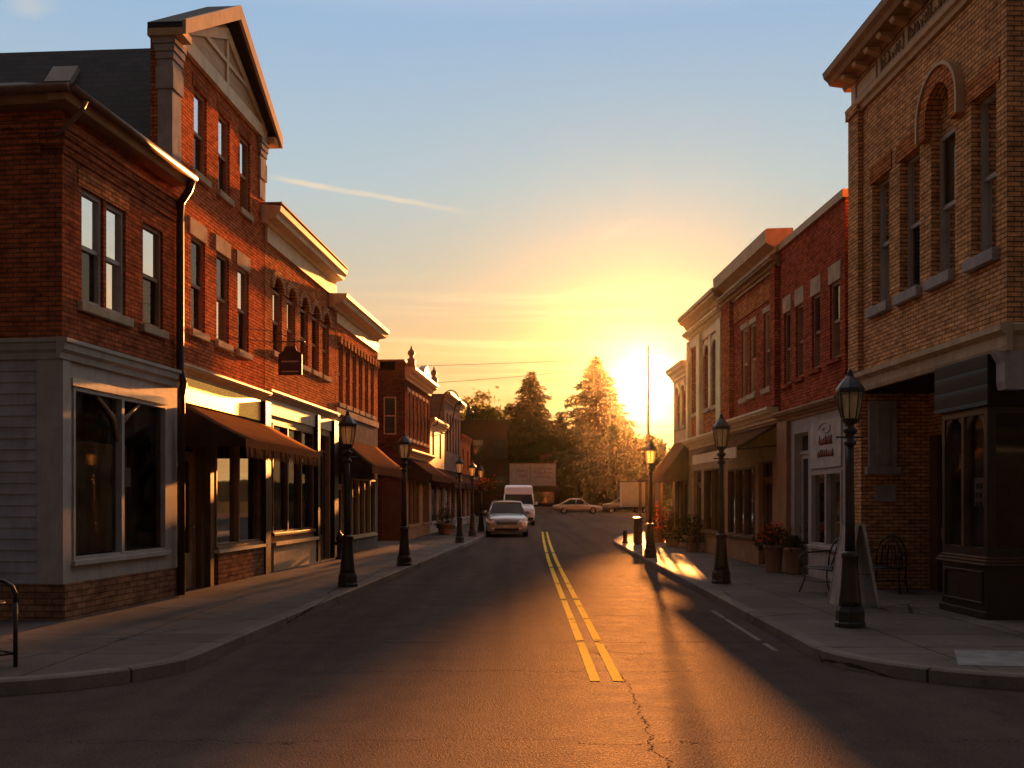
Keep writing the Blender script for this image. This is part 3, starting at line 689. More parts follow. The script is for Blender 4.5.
def awning(root, F, u0, u1, zt, out, zf, mat, drop=0.22, fringe=0, sides=True, mat_side=None, v0=0.02):
    a = MB(F); n = 8; rows = 4; grid = []
    for j in range(rows + 1):
        s = j / rows; row = []
        for i in range(n + 1):
            sag = 0.03 * math.sin(math.pi * s) * (0.5 + 0.5 * abs(math.sin(math.pi * i / 2)))
            row.append(a.add((u0 + (u1 - u0) * i / n, v0 + out * s, zt + (zf - zt) * s - sag)))
        grid.append(row)
    for j in range(rows):
        for i in range(n): a.idx([grid[j][i], grid[j][i + 1], grid[j + 1][i + 1], grid[j + 1][i]], True)
    top = a.build('awning', mat, root, solid=0.012)
    vl = MB(F)
    if fringe:
        vl.poly([(u0, v0 + out, zf), (u1, v0 + out, zf), (u1, v0 + out + 0.004, zf - drop), (u0, v0 + out + 0.004, zf - drop)])
        for i in range(fringe):
            x0 = u0 + (u1 - u0) * (i + 0.08) / fringe; x1 = u0 + (u1 - u0) * (i + 0.92) / fringe; h = 0.17 + 0.03 * random.random()
            vl.poly([(x0, v0 + out + 0.004, zf - drop), (x1, v0 + out + 0.004, zf - drop), ((x0 + x1) / 2 + 0.02, v0 + out + 0.01, zf - drop - h), ((x0 + x1) / 2 - 0.02, v0 + out + 0.01, zf - drop - h)])
    else:
        m = 10
        for i in range(m):
            x0, x1 = u0 + (u1 - u0) * i / m, u0 + (u1 - u0) * (i + 1) / m
            vl.poly([(x0, v0 + out, zf), (x1, v0 + out, zf), (x1, v0 + out + 0.003, zf - drop), ((x0 + x1) / 2, v0 + out + 0.01, zf - drop - 0.05), (x0, v0 + out + 0.003, zf - drop)])
    vl.build('valance', mat, top, solid=0.008)
    if sides:
        for u in (u0 + 0.006, u1 - 0.006):
            sd = MB(F); sd.poly([(u, v0, zt - 0.03), (u, v0 + out, zf - 0.02), (u, v0 + out, zf - drop), (u, v0, zf - drop)])
            sd.build('side_panel', mat_side or mat, top, solid=0.01)
    fr = MB(F)
    for u in (u0 + 0.03, u1 - 0.03):
        fr.tube([(u, v0, zf - drop + 0.06), (u, v0 + out - 0.03, zf - 0.05)], 0.016, 6); fr.tube([(u, v0, zt - 0.05), (u, v0 + out - 0.02, zf - 0.04)], 0.014, 6)
    fr.tube([(u0 + 0.03, v0 + out - 0.03, zf - 0.04), (u1 - 0.03, v0 + out - 0.03, zf - 0.04)], 0.016, 6)
    fr.build('awning_frame', 'cast_iron', top)
    return top

def flat_roof(root, F, u0, u1, depth, z, v=-0.25): return bx(F, 'roof', 'tar_roof', root, u0 + 0.25, u1 - 0.25, v - depth + 0.5, v, z - 0.1, z)

# ------------------------------------------------------------------ left row
def left_corner_shop():
    F = CORNER; u0, u1 = 13.42, 16.85; D = 12.0
    r = building(F, 'corner_shop', 'rust brick corner shop with hip roof and pale clapboard side, nearest on the left', u0)
    W = [(13.90, 14.48, 4.5, 6.1), (14.56, 15.12, 4.5, 6.1), (15.66, 16.34, 4.5, 6.12)]
    shell(r, F, u0, u1, D, 3.9, 7.0, 'brick_rust', W, 0.2)
    for i, h in enumerate(W): sash(r, F, *h, frame='grey_paint' if i < 2 else 'brown_trim', sill=None if i < 2 else 'stone_buff', split=0.5, blind=0.5)
    bx(F, 'sill', 'stone_buff', r, 13.80, 15.24, -0.10, 0.075, 4.37, 4.506, bevel=0.012)
    bx(F, 'soldier_course', 'brick_orange', r, 13.8, 15.2, -0.05, 0.012, 6.104, 6.33)
    cb = MB(F)
    for i in range(4): cb.box(u0 - 0.02 * i, u1 - 0.002, -0.3, 0.02 + 0.022 * i, 6.42 + 0.1 * i + (0.002 if i else 0), 6.52 + 0.1 * i)
    for i in range(4): cb.box(u0 - 0.02 - 0.022 * i, u0 + 0.2, -D, -0.302, 6.42 + 0.1 * i + (0.002 if i else 0), 6.52 + 0.1 * i)
    cb.build('brick_corbel', 'brick_rust', r)
    # timber band over the shop, round both faces
    pr = [(0.0, 3.64), (0.05, 3.64), (0.06, 3.72), (0.11, 3.76), (0.12, 3.84), (0.15, 3.86), (0.15, 3.91), (0.0, 3.93)]
    b = MB(F).prism(pr, u0 - 0.14, u1)
    b.prism([(u0 - v, z) for v, z in pr], -D, -0.003, 'v'); b.build('cornice', 'grey_paint', r)
    # shop storey
    sh = shop(r, F, u0 + 0.02, u1, 0.62, 3.64, [(13.66, 16.42, 0.92, 3.30)], 'grey_paint', mullions=(14.98,), inner='interior_dark')
    MB(F).box(13.60, 16.48, 0.003, 0.05, 3.31, 3.42).build('window_head', 'cream_paint', sh)
    br = MB(F)
    for s in (-1, 1):
        for k in range(3):
            A = (14.98 + s * 0.04, -0.03, 2.62 + 0.06 * k)
            br.tube([A, (14.98 + s * 0.13, -0.03, 2.92 + 0.04 * k), (14.98 + s * 0.34, -0.03, 3.08), (14.98 + s * 0.62, -0.03, 3.24)], 0.028 - 0.004 * k, 6)
    br.build('window_bracket', 'brown_trim', sh)
    s = MB(F); s.poly([(u0, -0.002, 0.62), (u0, -D, 0.62), (u0, -D, 3.64), (u0, -0.002, 3.64)]); s.poly([(u0, -D, 0.62), (u1, -D, 0.62), (u1, -D, 3.64), (u0, -D, 3.64)]); s.poly([(u1, 0, 0.62), (u1, -D, 0.62), (u1, -D, 3.64), (u1, 0, 3.64)])
    s.build('side_wall', 'clapboard', r)
    q = MB(F); n = 20; h = (3.638 - 0.624) / n; P = []
    for k in range(n): P += [(u0 - 0.026, 0.624 + k * h), (u0 - 0.006, 0.624 + (k + 1) * h - 0.002)]
    P += [(u0 - 0.0022, 3.636), (u0 - 0.0022, 0.624)]
    for (a, b), (c, d) in zip(P, P[1:]): q.poly([(a, -0.36, b), (c, -0.36, d), (c, -D, d), (a, -D, b)])
    q.build('clapboard_side', 'clap_paint', r)
    cbd = MB(F); cbd.box(u0 - 0.03, u0 - 0.002, -0.35, 0.03, 0.622, 3.638); cbd.box(u0 - 0.002, u0 + 0.16, 0.002, 0.03, 0.622, 3.638); cbd.build('corner_board', 'grey_paint', r)
    MB(F).box(u0 - 0.04, u1 - 0.01, -D, 0.06, 0.0, 0.62).build('brick_base', 'brick_base', r)
    cl_ = MB(F).box(15.05, 15.5, -0.2, -0.12, 1.95, 2.25); cl_.build('window_card', 'pale_sign', sh)
    # hip roof with eaves and gutter
    ev, e0, e1, ez, sl_ = 0.26, u0 - 0.30, u1 - 0.12, 7.16, 0.50
    uc = (e0 + e1) / 2; rz = ez + (uc - e0) * sl_; half = uc - e0
    m = MB(F); A, B = (e0, ev, ez), (e1, ev, ez); C_, D_ = (e1, -D, ez), (e0, -D, ez); R1, R2 = (uc, ev - half, rz), (uc, -D, rz)
    m.poly([A, B, R1]); m.poly([A, R1, R2, D_]); m.poly([B, C_, R2, R1]); m.poly([D_, R2, C_]); m.poly([A, D_, C_, B])
    rf = m.build('roof', 'slate_shingle', r)
    gprof = [(0.0, 0.0), (0.25, 0.0), (0.27, 0.05), (0.30, 0.10), (0.32, 0.18), (0.0, 0.18)]
    gm = MB(F).prism([(v, 6.985 + z) for v, z in gprof], e0 - 0.04, e1); gm.prism([(u0 - v, 6.985 + z) for v, z in gprof], -D, -0.003, 'v')
    gm.build('eaves', 'brown_trim', rf)
    gt = MB(F); gt.tube([(e0 - 0.05, ev + 0.09, 7.13), (e1 + 0.05, ev + 0.09, 7.13)], 0.055, 8); gt.tube([(e0 - 0.08, ev + 0.06, 7.13), (e0 - 0.08, -D, 7.13)], 0.055, 8); gt.build('gutter', 'gutter_paint', rf)
    ds = MB(F); ds.tube([(e1 - 0.05, ev + 0.08, 7.08), (e1 - 0.03, ev + 0.02, 6.92), (e1 + 0.0, 0.12, 6.72), (e1 + 0.02, 0.10, 6.4), (e1 + 0.02, 0.10, 3.9), (e1 + 0.02, 0.16, 3.7), (e1 + 0.02, 0.12, 3.5), (e1 + 0.02, 0.12, 0.16)], 0.065, 8)
    ds.build('downspout', 'downspout_paint', r)
    d2 = MB(F); d2.tube([(u0 - 0.1, 0.40, 7.05), (u0 - 0.1, 0.34, 6.93), (u0 - 0.08, 0.1, 6.72), (u0 - 0.075, -0.02, 6.62)], 0.03, 6); d2.build('drain_elbow', 'gutter_paint', r)
left_corner_shop()

def left_gable_shop():
    F = LEFT; u0, u1 = 16.97, 21.98; D = 16.0
    r = building(F, 'gabled_building', 'three storey red brick building with tan timber gable and tall slate roof', u0)
    W = [(18.0, 18.62, 7.68, 9.2), (19.22, 19.84, 7.70, 9.22), (20.44, 21.06, 7.72, 9.24), (17.86, 18.54, 4.80, 6.5), (19.12, 19.80, 4.80, 6.52), (20.30, 20.98, 4.80, 6.52)]
    f = MB(F).wall(u0, u1, 4.06, 9.72, W, 0, 0.14)
    f.poly([(u0, 0, 4.06), (u0, -0.35, 4.06), (u0, -0.35, 9.72), (u0, 0, 9.72)]); f.poly([(u1, 0, 4.06), (u1, -0.35, 4.06), (u1, -0.35, 9.72), (u1, 0, 9.72)]); f.poly([(u0, -0.35, 4.06), (u1, -0.35, 4.06), (u1, -0.35, 9.72), (u0, -0.35, 9.72)])
    f.build('wall', 'brick_red', r)
    for i, h in enumerate(W): sash(r, F, *h, frame='brown_trim', sill='stone_buff', lintel=None if i < 3 else 'stone_buff', lh=0.30)
    for h in W[:3]: bx(F, 'soldier_course', 'brick_rust', r, h[0] - 0.08, h[1] + 0.08, -0.05, 0.012, h[3] + 0.002, h[3] + 0.22)
    rest = MB(F); rest.poly([(u0, -0.36, 0), (u0, -D, 0), (u0, -D, 7.25), (u0, -0.36, 7.25)]); rest.poly([(u1, -0.36, 0), (u1, -D, 0), (u1, -D, 7.25), (u1, -0.36, 7.25)]); rest.poly([(u0, -D, 0), (u1, -D, 0), (u1, -D, 7.25), (u0, -D, 7.25)])
    rest.build('side_wall', 'brick_rust', r)
    uc = (17.2 + 21.86) / 2
    # steep roof behind, ridge running away from the street
    m = MB(F); rz = 10.62
    for a, s in ((u0 - 0.12, 1), (u1 + 0.12, -1)):
        m.poly([(a, -0.36, 7.2), (a, -D, 7.2), (uc, -D, rz), (uc, -0.36, rz)])
    m.poly([(u0 - 0.12, -D, 7.2), (u1 + 0.12, -D, 7.2), (uc, -D, rz)]); m.poly([(u0, -0.37, 7.2), (u1, -0.37, 7.2), (uc, -0.37, rz)])
    rf = m.build('roof', 'slate_shingle', r)
    slope = (rz - 7.2) / (uc - u0 + 0.12)
    sk = MB(F); ua, ub = 18.72, 19.05; za, zb = 7.2 + (ua - u0 + 0.12) * slope, 7.2 + (ub - u0 + 0.12) * slope
    q = [(ua, za), (ub, zb), (ub - 0.08, zb + 0.06), (ua - 0.08, za + 0.06)]
    sk.prism(q, -3.15, -2.65, 'v'); sk.build('skylight', 'steel_box', rf)
    # pilasters with capitals at both ends
    for a, b in ((16.95, 17.34), (21.6, 21.98)):
        pl = MB(F)
        pl.box(a, b, -0.22, 0.04, 7.3 if a < 17 else 8.3, 8.72); pl.box(a - 0.03, b + 0.03, -0.24, 0.07, 8.722, 9.10)
        for k in range(4): pl.box(a - 0.01 - 0.02 * k, b + 0.01 + 0.015 * k, -0.225 - 0.02 * k, 0.05 + 0.022 * k, 9.102 + 0.125 * k, 9.22 + 0.125 * k)
        pl.build('pilaster', 'stone_grey', r, bevel=0.008)
    # gable front
    zE, zA = 9.72, 11.28; a0, a1 = 16.92, 22.2; mid = (a0 + a1) / 2
    ty = MB(F); ty.prism([(u0 + 0.1, zE + 0.02), (u1 - 0.1, zE + 0.02), (mid, zA - 0.24)], -0.34, 0.03, 'v'); gb = ty.build('gable', 'tan_boards', r)
    tr = MB(F)
    tr.box(u0 + 0.02, u1 - 0.02, -0.28, 0.09, zE - 0.12, zE + 0.14)
    for s in (-1, 1):
        tr.prism([(mid, zA - 0.30), (mid, zA - 0.52), (mid + s * 2.15, zE + 0.14), (mid + s * 2.5, zE + 0.14)], 0.032, 0.075, 'v')
    tr.box(mid - 0.05, mid + 0.05, 0.032, 0.07, zE + 0.145, zA - 0.54); tr.box(mid - 1.3, mid - 0.06, 0.032, 0.066, zE + 0.55, zE + 0.63); tr.box(mid + 0.06, mid + 1.3, 0.032, 0.066, zE + 0.55, zE + 0.63)
    tr.build('gable_trim', 'cream_paint', gb)
    gr = MB(F); fa = MB(F)
    for s, e in ((-1, a0), (1, a1)):
        gr.prism([(mid, zA), (mid, zA + 0.13), (e + s * 0.06, zE + 0.10), (e + s * 0.06, zE - 0.02)], -0.355, 0.27, 'v')
        fa.prism([(mid, zA + 0.14), (mid, zA - 0.14), (e + s * 0.10, zE - 0.14), (e + s * 0.10, zE + 0.11)], 0.272, 0.33, 'v')
        fa.box(min(e + s * 0.10, e + s * -0.30), max(e + s * 0.10, e + s * -0.30), -0.34, 0.271, zE - 0.14, zE - 0.022)
    gr.build('gable_roof', 'slate_shingle', gb); fa.build('rake_board', 'tan_paint', gb)
    # shop storey
    cornice(r, F, u0 + 0.02, u1 - 0.02, crown(0.0, 3.92, 4.10, 0.20), 'cream_paint')
    bx(F, 'sign_board', 'gold_board', r, 17.35, 21.6, 0.0, 0.05, 3.46, 3.90)
    shop(r, F, u0 + 0.02, u1, PZ, 3.92, [(19.05, 21.75, 0.86, 2.95)], 'mid_wood', door_bays=[(17.25, 18.35, PZ, 3.0)], mullions=(20.3,), frame='brown_trim', inner='interior_dark')
    MB(F).box(18.95, 21.86, 0.003, 0.10, PZ, 0.74).build('brick_base', 'brick_base', r)
    bx(F, 'window_ledge', 'cream_paint', r, 18.9, 21.88, 0.002, 0.14, 0.742, 0.80)
    bx(F, 'pier', 'black_trim', r, 21.7, 22.05, 0.0, 0.14, PZ, 3.9); bx(F, 'pier', 'mid_wood', r, 18.55, 18.72, 0.0, 0.10, PZ, 3.0)
    awning(r, F, 17.2, 21.95, 3.44, 1.2, 2.80, 'awning_brown', 0.14, fringe=46, mat_side='awning_dark')
left_gable_shop()

def left_arched_shop():
    F = LEFT; u0, u1 = 22.03, 28.36; D = 14.0
    r = building(F, 'arched_window_building', 'orange brick two storey building with five tall arched windows', u0)
    W = [(22.62, 23.32, 5.12, 6.85, 0.30), (23.72, 24.42, 5.12, 6.85, 0.30), (24.84, 25.54, 5.12, 6.85, 0.30), (25.92, 26.62, 5.12, 6.85, 0.30), (26.98, 27.68, 5.12, 6.85, 0.30)]
    shell(r, F, u0, u1, D, 4.2, 8.0, 'brick_orange', W, 0.15)
    for h in W: sash(r, F, *h[:4], v=-0.085, frame='brown_trim', sill='stone_buff', arch=0.30, arch_mat='brick_tan')
    bx(F, 'frieze', 'cream_paint', r, u0 + 0.02, u1 - 0.02, 0.0, 0.06, 7.45, 7.80)
    c = cornice(r, F, u0 - 0.25, u1 - 0.35, [(0.0, 7.802), (0.10, 7.802), (0.14, 7.86), (0.34, 7.90), (0.36, 7.98), (0.43, 8.04), (0.45, 8.16), (0, 8.20), (-0.6, 8.20), (-0.6, 7.802)], 'cream_paint')
    m = MB(F)
    m.box(u0 - 0.26, u1 - 0.34, -0.6, 0.47, 8.202, 8.235); m.build('flashing', 'brown_trim', c)
    cornice(r, F, u0 + 0.02, u1 - 0.02, crown(0.0, 3.98, 4.20, 0.16), 'tan_paint', 'shop_cornice')
    bx(F, 'sign_frieze', 'cream_paint', r, u0 + 0.3, u1 - 0.1, 0.0, 0.04, 3.66, 3.978)
    shop(r, F, u0, u1, PZ, 3.98, [(22.55, 25.95, 1.0, 3.5)], 'brown_trim', door_bays=[(26.35, 27.7, PZ, 3.5)], mullions=(23.7, 24.85), frame='mid_wood', inner='interior_dark')
    bx(F, 'panel_base', 'tan_paint', r, 22.45, 26.05, 0.003, 0.08, PZ, 0.72); bx(F, 'window_ledge', 'tan_paint', r, 22.4, 26.1, 0.003, 0.15, 0.722, 0.80)
    bx(F, 'pier', 'black_trim', r, 26.1, 26.3, 0.0, 0.12, PZ, 3.97); bx(F, 'pier', 'black_trim', r, 27.85, 28.3, 0.0, 0.12, PZ, 3.97)
    flat_roof(r, F, u0, u1, D, 8.0)
left_arched_shop()

def left_awning_shop():
    F = LEFT; u0, u1 = 28.40, 34.35; D = 14.0
    r = building(F, 'row_window_building', 'narrow orange brick building with a row of six slim windows and a plastered ground floor', u0)
    W = []
    for k in range(6):
        a = 28.78 + k * 0.88; W.append((a, a + 0.52, 4.55, 6.25))
    shell(r, F, u0, u1, D, 4.2, 7.1, 'brick_orange', W, 0.2)
    for h in W: sash(r, F, *h, frame='brown_trim', sill='stone_buff')
    hd = MB(F); hd.box(u0 + 0.2, u1 - 0.2, 0.002, 0.05, 6.28, 6.46)
    for k in range(13): hd.box(u0 + 0.3 + k * 0.44, u0 + 0.5 + k * 0.44, 0.052, 0.10, 6.24, 6.46)
    hd.build('hood_band', 'brick_tan', r)
    bx(F, 'sill_band', 'stone_buff', r, u0 + 0.02, u1 - 0.02, 0.0, 0.05, 4.22, 4.40)
    bx(F, 'frieze', 'cream_paint', r, u0 + 0.02, u1 - 0.02, 0.0, 0.05, 6.80, 7.10)
    cornice(r, F, u0 - 0.75, u1 - 0.5, [(0.0, 7.102), (0.12, 7.102), (0.16, 7.18), (0.40, 7.22), (0.44, 7.32), (0.50, 7.36), (0.52, 7.46), (-0.5, 7.5), (-0.5, 7.102)], 'cream_paint')
    shop(r, F, u0, u1, PZ, 4.2, [(30.45, 33.9, 0.62, 2.42)], 'plaster_grey', door_bays=[(28.75, 29.85, PZ, 2.6)], mullions=(31.3, 32.15, 33.0), frame='tan_paint', inner='interior_dark')
    awning(r, F, 28.6, 34.2, 3.55, 1.0, 2.72, 'awning_tan', 0.2, mat_side='awning_dark')
    flat_roof(r, F, u0, u1, D, 7.1)
left_awning_shop()

def left_dark_block():
    F = LEFT; u0, u1 = 39.7, 46.3; D = 14
    r = building(F, 'finial_building', 'dark red brick building with finials on its ornate cornice, beyond the alley', u0)
    W = [(40.35 + k * 0.95, 40.35 + k * 0.95 + 0.55, 4.25, 6.15) for k in range(6)]
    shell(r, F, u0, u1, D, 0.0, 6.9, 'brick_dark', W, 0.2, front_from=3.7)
    for h in W: sash(r, F, *h, frame='tan_paint', sill='stone_buff', lintel='stone_buff', lh=0.15)
    cornice(r, F, u0 + 0.02, u1 - 0.02, crown(0.0, 6.55, 7.05, 0.42), 'tan_paint'); bx(F, 'parapet', 'brick_dark', r, u0 + 0.01, u1 - 0.01, -0.4, -0.003, 6.9, 7.25)
    bx(F, 'coping', 'brown_trim', r, u0 - 0.05, u1 + 0.02, -D, 0.02, 7.252, 7.33)
    for u in (u0 + 0.2, u1 - 0.2):
        fn = MB(F); fn.lathe([(0.16, 7.06), (0.18, 7.34), (0.10, 7.4), (0.07, 7.46), (0.15, 7.56), (0.13, 7.68), (0.05, 7.76), (0.02, 7.9)], (u, 0.22, 0), 10)
        fn.build('finial', 'brown_trim', r)
    mid = MB(F).prism([(u0 + 2.3, 7.06), (u0 + 4.3, 7.06), (u0 + 3.9, 7.35), (u0 + 3.3, 7.52), (u0 + 2.7, 7.35)], 0.12, 0.4, 'v'); mid.build('pediment', 'tan_paint', r)
    cornice(r, F, u0 + 0.02, u1 - 0.02, crown(0.0, 3.5, 3.78, 0.3), 'tan_paint', 'shop_cornice')
    shop(r, F, u0 + 0.02, u1, PZ, 3.5, [(40.4, 43.2, 0.7, 2.7), (44.2, 45.9, 0.7, 2.7)], 'brown_trim', mullions=(41.3, 42.2, 45.0), inner='interior_dark')
    awning(r, F, 40.2, 46.0, 3.45, 1.0, 2.75, 'awning_dark', 0.2)
    # window in the side wall seen across the alley
    f = MB(F); a = u0 - 0.03
    f.box(a, u0 + 0.01, -0.85, -0.80, 4.35, 5.85); f.box(a, u0 + 0.01, -0.40, -0.35, 4.35, 5.85); f.box(a, u0 + 0.01, -0.80, -0.40, 5.8, 5.85); f.box(a, u0 + 0.01, -0.80, -0.40, 4.35, 4.4); f.box(a, u0 + 0.01, -0.80, -0.40, 5.07, 5.12)
    w = f.build('side_window', 'tan_paint', r); p = MB(F); p.poly([(u0 - 0.012, -0.8, 4.4), (u0 - 0.012, -0.4, 4.4), (u0 - 0.012, -0.4, 5.8), (u0 - 0.012, -0.8, 5.8)]); p.build('pane', 'dark_pane', w)
    d = MB(F); d.box(u0 - 0.04, u0 + 0.01, -0.95, -0.15, 0.1, 2.5); d.build('side_door', 'mid_wood', r)
    flat_roof(r, F, u0, u1, D, 6.85)
left_dark_block()

def small_left(u0, u1, h, name, label, wallmat, wins, v=0.0, D=12, cap='tan_paint', aw=None, out=0.25, shopmat='grey_paint'):
    F = LEFT; r = building(F, name, label, u0, v=v)
    shell(r, F, u0, u1, D, 0.0, h, wallmat, wins, 0.18, v=v, front_from=3.1)
    for hh in wins:
        f = MB(F); a, b, c, d = hh; f.box(a, a + 0.05, v - 0.16, v - 0.08, c, d); f.box(b - 0.05, b, v - 0.16, v - 0.08, c, d); f.box(a + 0.05, b - 0.05, v - 0.16, v - 0.08, c, c + 0.06); f.box(a + 0.05, b - 0.05, v - 0.16, v - 0.08, d - 0.06, d); f.box(a + 0.05, b - 0.05, v - 0.15, v - 0.09, (c + d) / 2 - 0.03, (c + d) / 2 + 0.03)
        w = f.build('window', cap, r); p = MB(F); p.poly([(a + 0.05, v - 0.13, c), (b - 0.05, v - 0.13, c), (b - 0.05, v - 0.13, d), (a + 0.05, v - 0.13, d)]); p.build('pane', 'dark_pane', w)
    cornice(r, F, u0 - 0.05, u1, crown(v, h - 0.35, h + 0.08, out), cap)
    n = max(1, int((u1 - u0) / 2.2)); wd = (u1 - u0) / n
    bays = [(u0 + wd * k + 0.25, u0 + wd * (k + 1) - 0.25, 0.7, 2.7) for k in range(n)]
    shop(r, F, u0 + 0.01, u1 - 0.01, zr(u0) + PZ, 3.1, bays, shopmat, v=v, inner='interior_dark', drape=False)
    if aw: awning(r, F, u0 + 0.2, u1 - 0.3, 3.3, 1.1, 2.55, aw, 0.2, v0=v + 0.02)
    flat_roof(r, F, u0, u1, D, h - 0.1, v - 0.25)
    return r
small_left(46.35, 51.2, 5.5, 'low_stucco_shop', 'low cream stucco shop with a dark awning, next to the finial building', 'tan_paint', [(47.0, 47.7, 3.8, 5.0), (49.4, 50.1, 3.8, 5.0)], aw='awning_dark')
small_left(51.25, 58.2, 7.2, 'grey_boarded_building', 'tall grey plastered building with dark roof edge, far along the left row', 'plaster_grey', [(52.1 + k * 1.2, 52.7 + k * 1.2, 4.3, 6.3) for k in range(5)], cap='brown_trim', aw='awning_dark', shopmat='clapboard', out=0.35)
small_left(58.25, 63.4, 5.55, 'end_brick_shop', 'small red brick shop closing the far end of the left row', 'brick_red', [(59.2, 59.9, 3.6, 4.8), (61.6, 62.3, 3.6, 4.8)], cap='brick_rust', aw='awning_dark', out=0.12)

# ------------------------------------------------------------------ right row
def right_corner_building():
    F = RIGHT; u0, u1 = 13.15, 18.55; D = 13
    r = building(F, 'corner_brick_building', 'large tan brick corner building with bracketed cornice and one arched window, nearest on the right', u0)
    W = [(13.42, 14.10, 5.12, 7.36), (14.58, 15.36, 5.12, 7.98, 0.40), (15.76, 16.52, 5.12, 7.34), (16.94, 17.68, 5.12, 7.34)]
    shell(r, F, u0, u1, D, 3.75, 9.3, 'brick_tan', W, 0.26)
    for i, h in enumerate(W):
        a, b, c, d = h[:4]
        if i == 1:
            sash(r, F, a + 0.10, b, c, 7.30, v=-0.17, frame='grey_paint', sill='stone_grey', sill_out=0.10, sill_h=0.16)
            tp = MB(F); n = 12; m, hw = (a + b) / 2, (b - a) / 2
            tp.poly([(a, -0.15, 7.302), (b, -0.15, 7.302), (b, -0.15, 7.58)] + [(m + hw * math.cos(math.pi * k / n), -0.15, 7.58 + 0.40 * math.sin(math.pi * k / n)) for k in range(1, n)] + [(a, -0.15, 7.58)])
            tp.build('tympanum', 'brick_tan', r); bx(F, 'jamb', 'brick_tan', r, a, a + 0.098, -0.26, -0.05, c, 7.30)
            hood(F, a, b, 7.58, 0.40, 0.24, 0.10, 0.28).build('window_hood', 'brick_orange', r)
            hood(F, a - 0.24, b + 0.24, 7.58, 0.64, 0.05, 0.13, 0.28).build('hood_mould', 'tan_paint', r)
        else:
            sash(r, F, a, b, c, d, v=-0.17, frame='grey_paint', sill='stone_grey', sill_out=0.10, sill_h=0.16)
            bx(F, 'soldier_course', 'brick_orange', r, a - 0.10, b + 0.10, -0.06, 0.02, d - 0.003, d + 0.30)
    pl = MB(F); pl.box(18.12, 18.60, -0.3, 0.09, 4.08, 8.88); pl.box(18.08, 18.64, -0.34, 0.13, 8.78, 8.98); pl.build('pilaster', 'brick_tan', r)
    # entablature: lower moulding, panelled frieze with carved scrollwork, brackets, crown
    cornice(r, F, u0 - 0.12, u1 + 0.1, [(0, 8.80), (0.05, 8.80), (0.07, 8.87), (0.12, 8.90), (0.14, 8.98), (0, 9.0)], 'tan_paint', 'lower_moulding')
    fz = MB(F); fz.box(u0 - 0.04, u1 + 0.03, -0.3, 0.04, 9.002, 9.42); fr = fz.build('frieze', 'tan_paint', r)
    pn = MB(F)
    for a, b in ((13.3, 14.5), (14.65, 16.1), (16.25, 17.2), (17.35, 18.35)):
        pn.box(a, b, 0.042, 0.06, 9.06, 9.10); pn.box(a, b, 0.042, 0.06, 9.34, 9.38); pn.box(a, a + 0.04, 0.042, 0.06, 9.102, 9.338); pn.box(b - 0.04, b, 0.042, 0.06, 9.102, 9.338)
    pn.build('frieze_panel', 'brown_trim', fr)
    random.seed(3)
    for a, b in ((14.75, 16.0), (16.35, 17.1)):
        sc_ = MB(F); u = a
        while u < b:
            hgt = random.uniform(0.06, 0.19); w = random.uniform(0.05, 0.1)
            sc_.tube([(u, 0.05, 9.13), (u + w * 0.5, 0.055, 9.13 + hgt), (u + w, 0.05, 9.15), (u + w * 0.6, 0.05, 9.12)], 0.012, 5); u += w + 0.02
        sc_.build('carved_scroll', 'tan_paint', fr)
    c = cornice(r, F, u0 - 0.30, u1 + 0.28, [(-0.3, 9.422), (0.08, 9.422), (0.12, 9.50), (0.36, 9.53), (0.40, 9.60), (0.47, 9.66), (0.50, 9.76), (-0.3, 9.80)], 'brown_trim')
    u = u0 + 0.1
    while u < u1:
        MB(F).prism([(0.062, 9.40), (0.10, 9.38), (0.20, 9.42), (0.30, 9.44), (0.33, 9.50), (0.062, 9.50)], u, u + 0.16).build('bracket', 'tan_paint', c); u += 0.55
    # stone ledge between the storeys
    lp = [(0, 3.70), (0.07, 3.70), (0.09, 3.76), (0.09, 3.90), (0.17, 3.96), (0.17, 4.04), (0.0, 4.09)]
    lg = MB(F).prism(lp, u0 - 0.16, u1 + 0.02); lg.prism([(u0 - v, z) for v, z in lp], -D, -0.003, 'v'); lg.build('stone_ledge', 'stone_buff', r)
    cr = MB(F); cr.prism([(-0.2, 3.20), (0.06, 3.20), (0.08, 3.3), (0.08, 3.55), (0.16, 3.698), (-0.2, 3.698)], u0 - 0.1, u0 + 0.12); cr.build('corner_bracket', 'stone_grey', r)
    # ground floor: dark glazed bay near the corner, open entrance recess beyond
    b0, b1 = 13.46, 14.78; zt = 3.02
    bay = MB(F).wall(b0, b1, 0.98, zt, [(b0 + 0.10, b1 - 0.08, 1.10, zt - 0.10)], 0.10, 0.10)
    bay.build('bay_window', 'dark_wood', r)
    bayr = [o for o in r.children if o.name.startswith('bay_window')][0]
    # near face of the bay (faces the crossing)
    xv = -2.6
    fr_ = MB(F)
    for va, vb in ((xv, xv + 0.12), (-1.28, -1.18), (-0.02, 0.098)): fr_.box(b0 - 0.005, b0 + 0.09, va, vb, 0.98, zt)
    fr_.box(b0 - 0.003, b0 + 0.088, xv, 0.09, 0.981, 1.10); fr_.box(b0 - 0.003, b0 + 0.088, xv, 0.09, zt - 0.10, zt - 0.001)
    fr_.build('bay_frame', 'dark_wood', bayr)
    gp = MB(F); gp.poly([(b0 + 0.10, 0.04, 1.10), (b1 - 0.08, 0.04, 1.10), (b1 - 0.08, 0.04, zt - 0.1), (b0 + 0.10, 0.04, zt - 0.1)]); gp.poly([(b0 + 0.04, xv + 0.1, 1.1), (b0 + 0.04, -0.01, 1.1), (b0 + 0.04, -0.01, zt - 0.1), (b0 + 0.04, xv + 0.1, zt - 0.1)])
    gp.build('pane', 'shop_glass', bayr)
    mu = MB(F); mu.box(14.08, 14.15, 0.0, 0.12, 1.10, zt - 0.1)
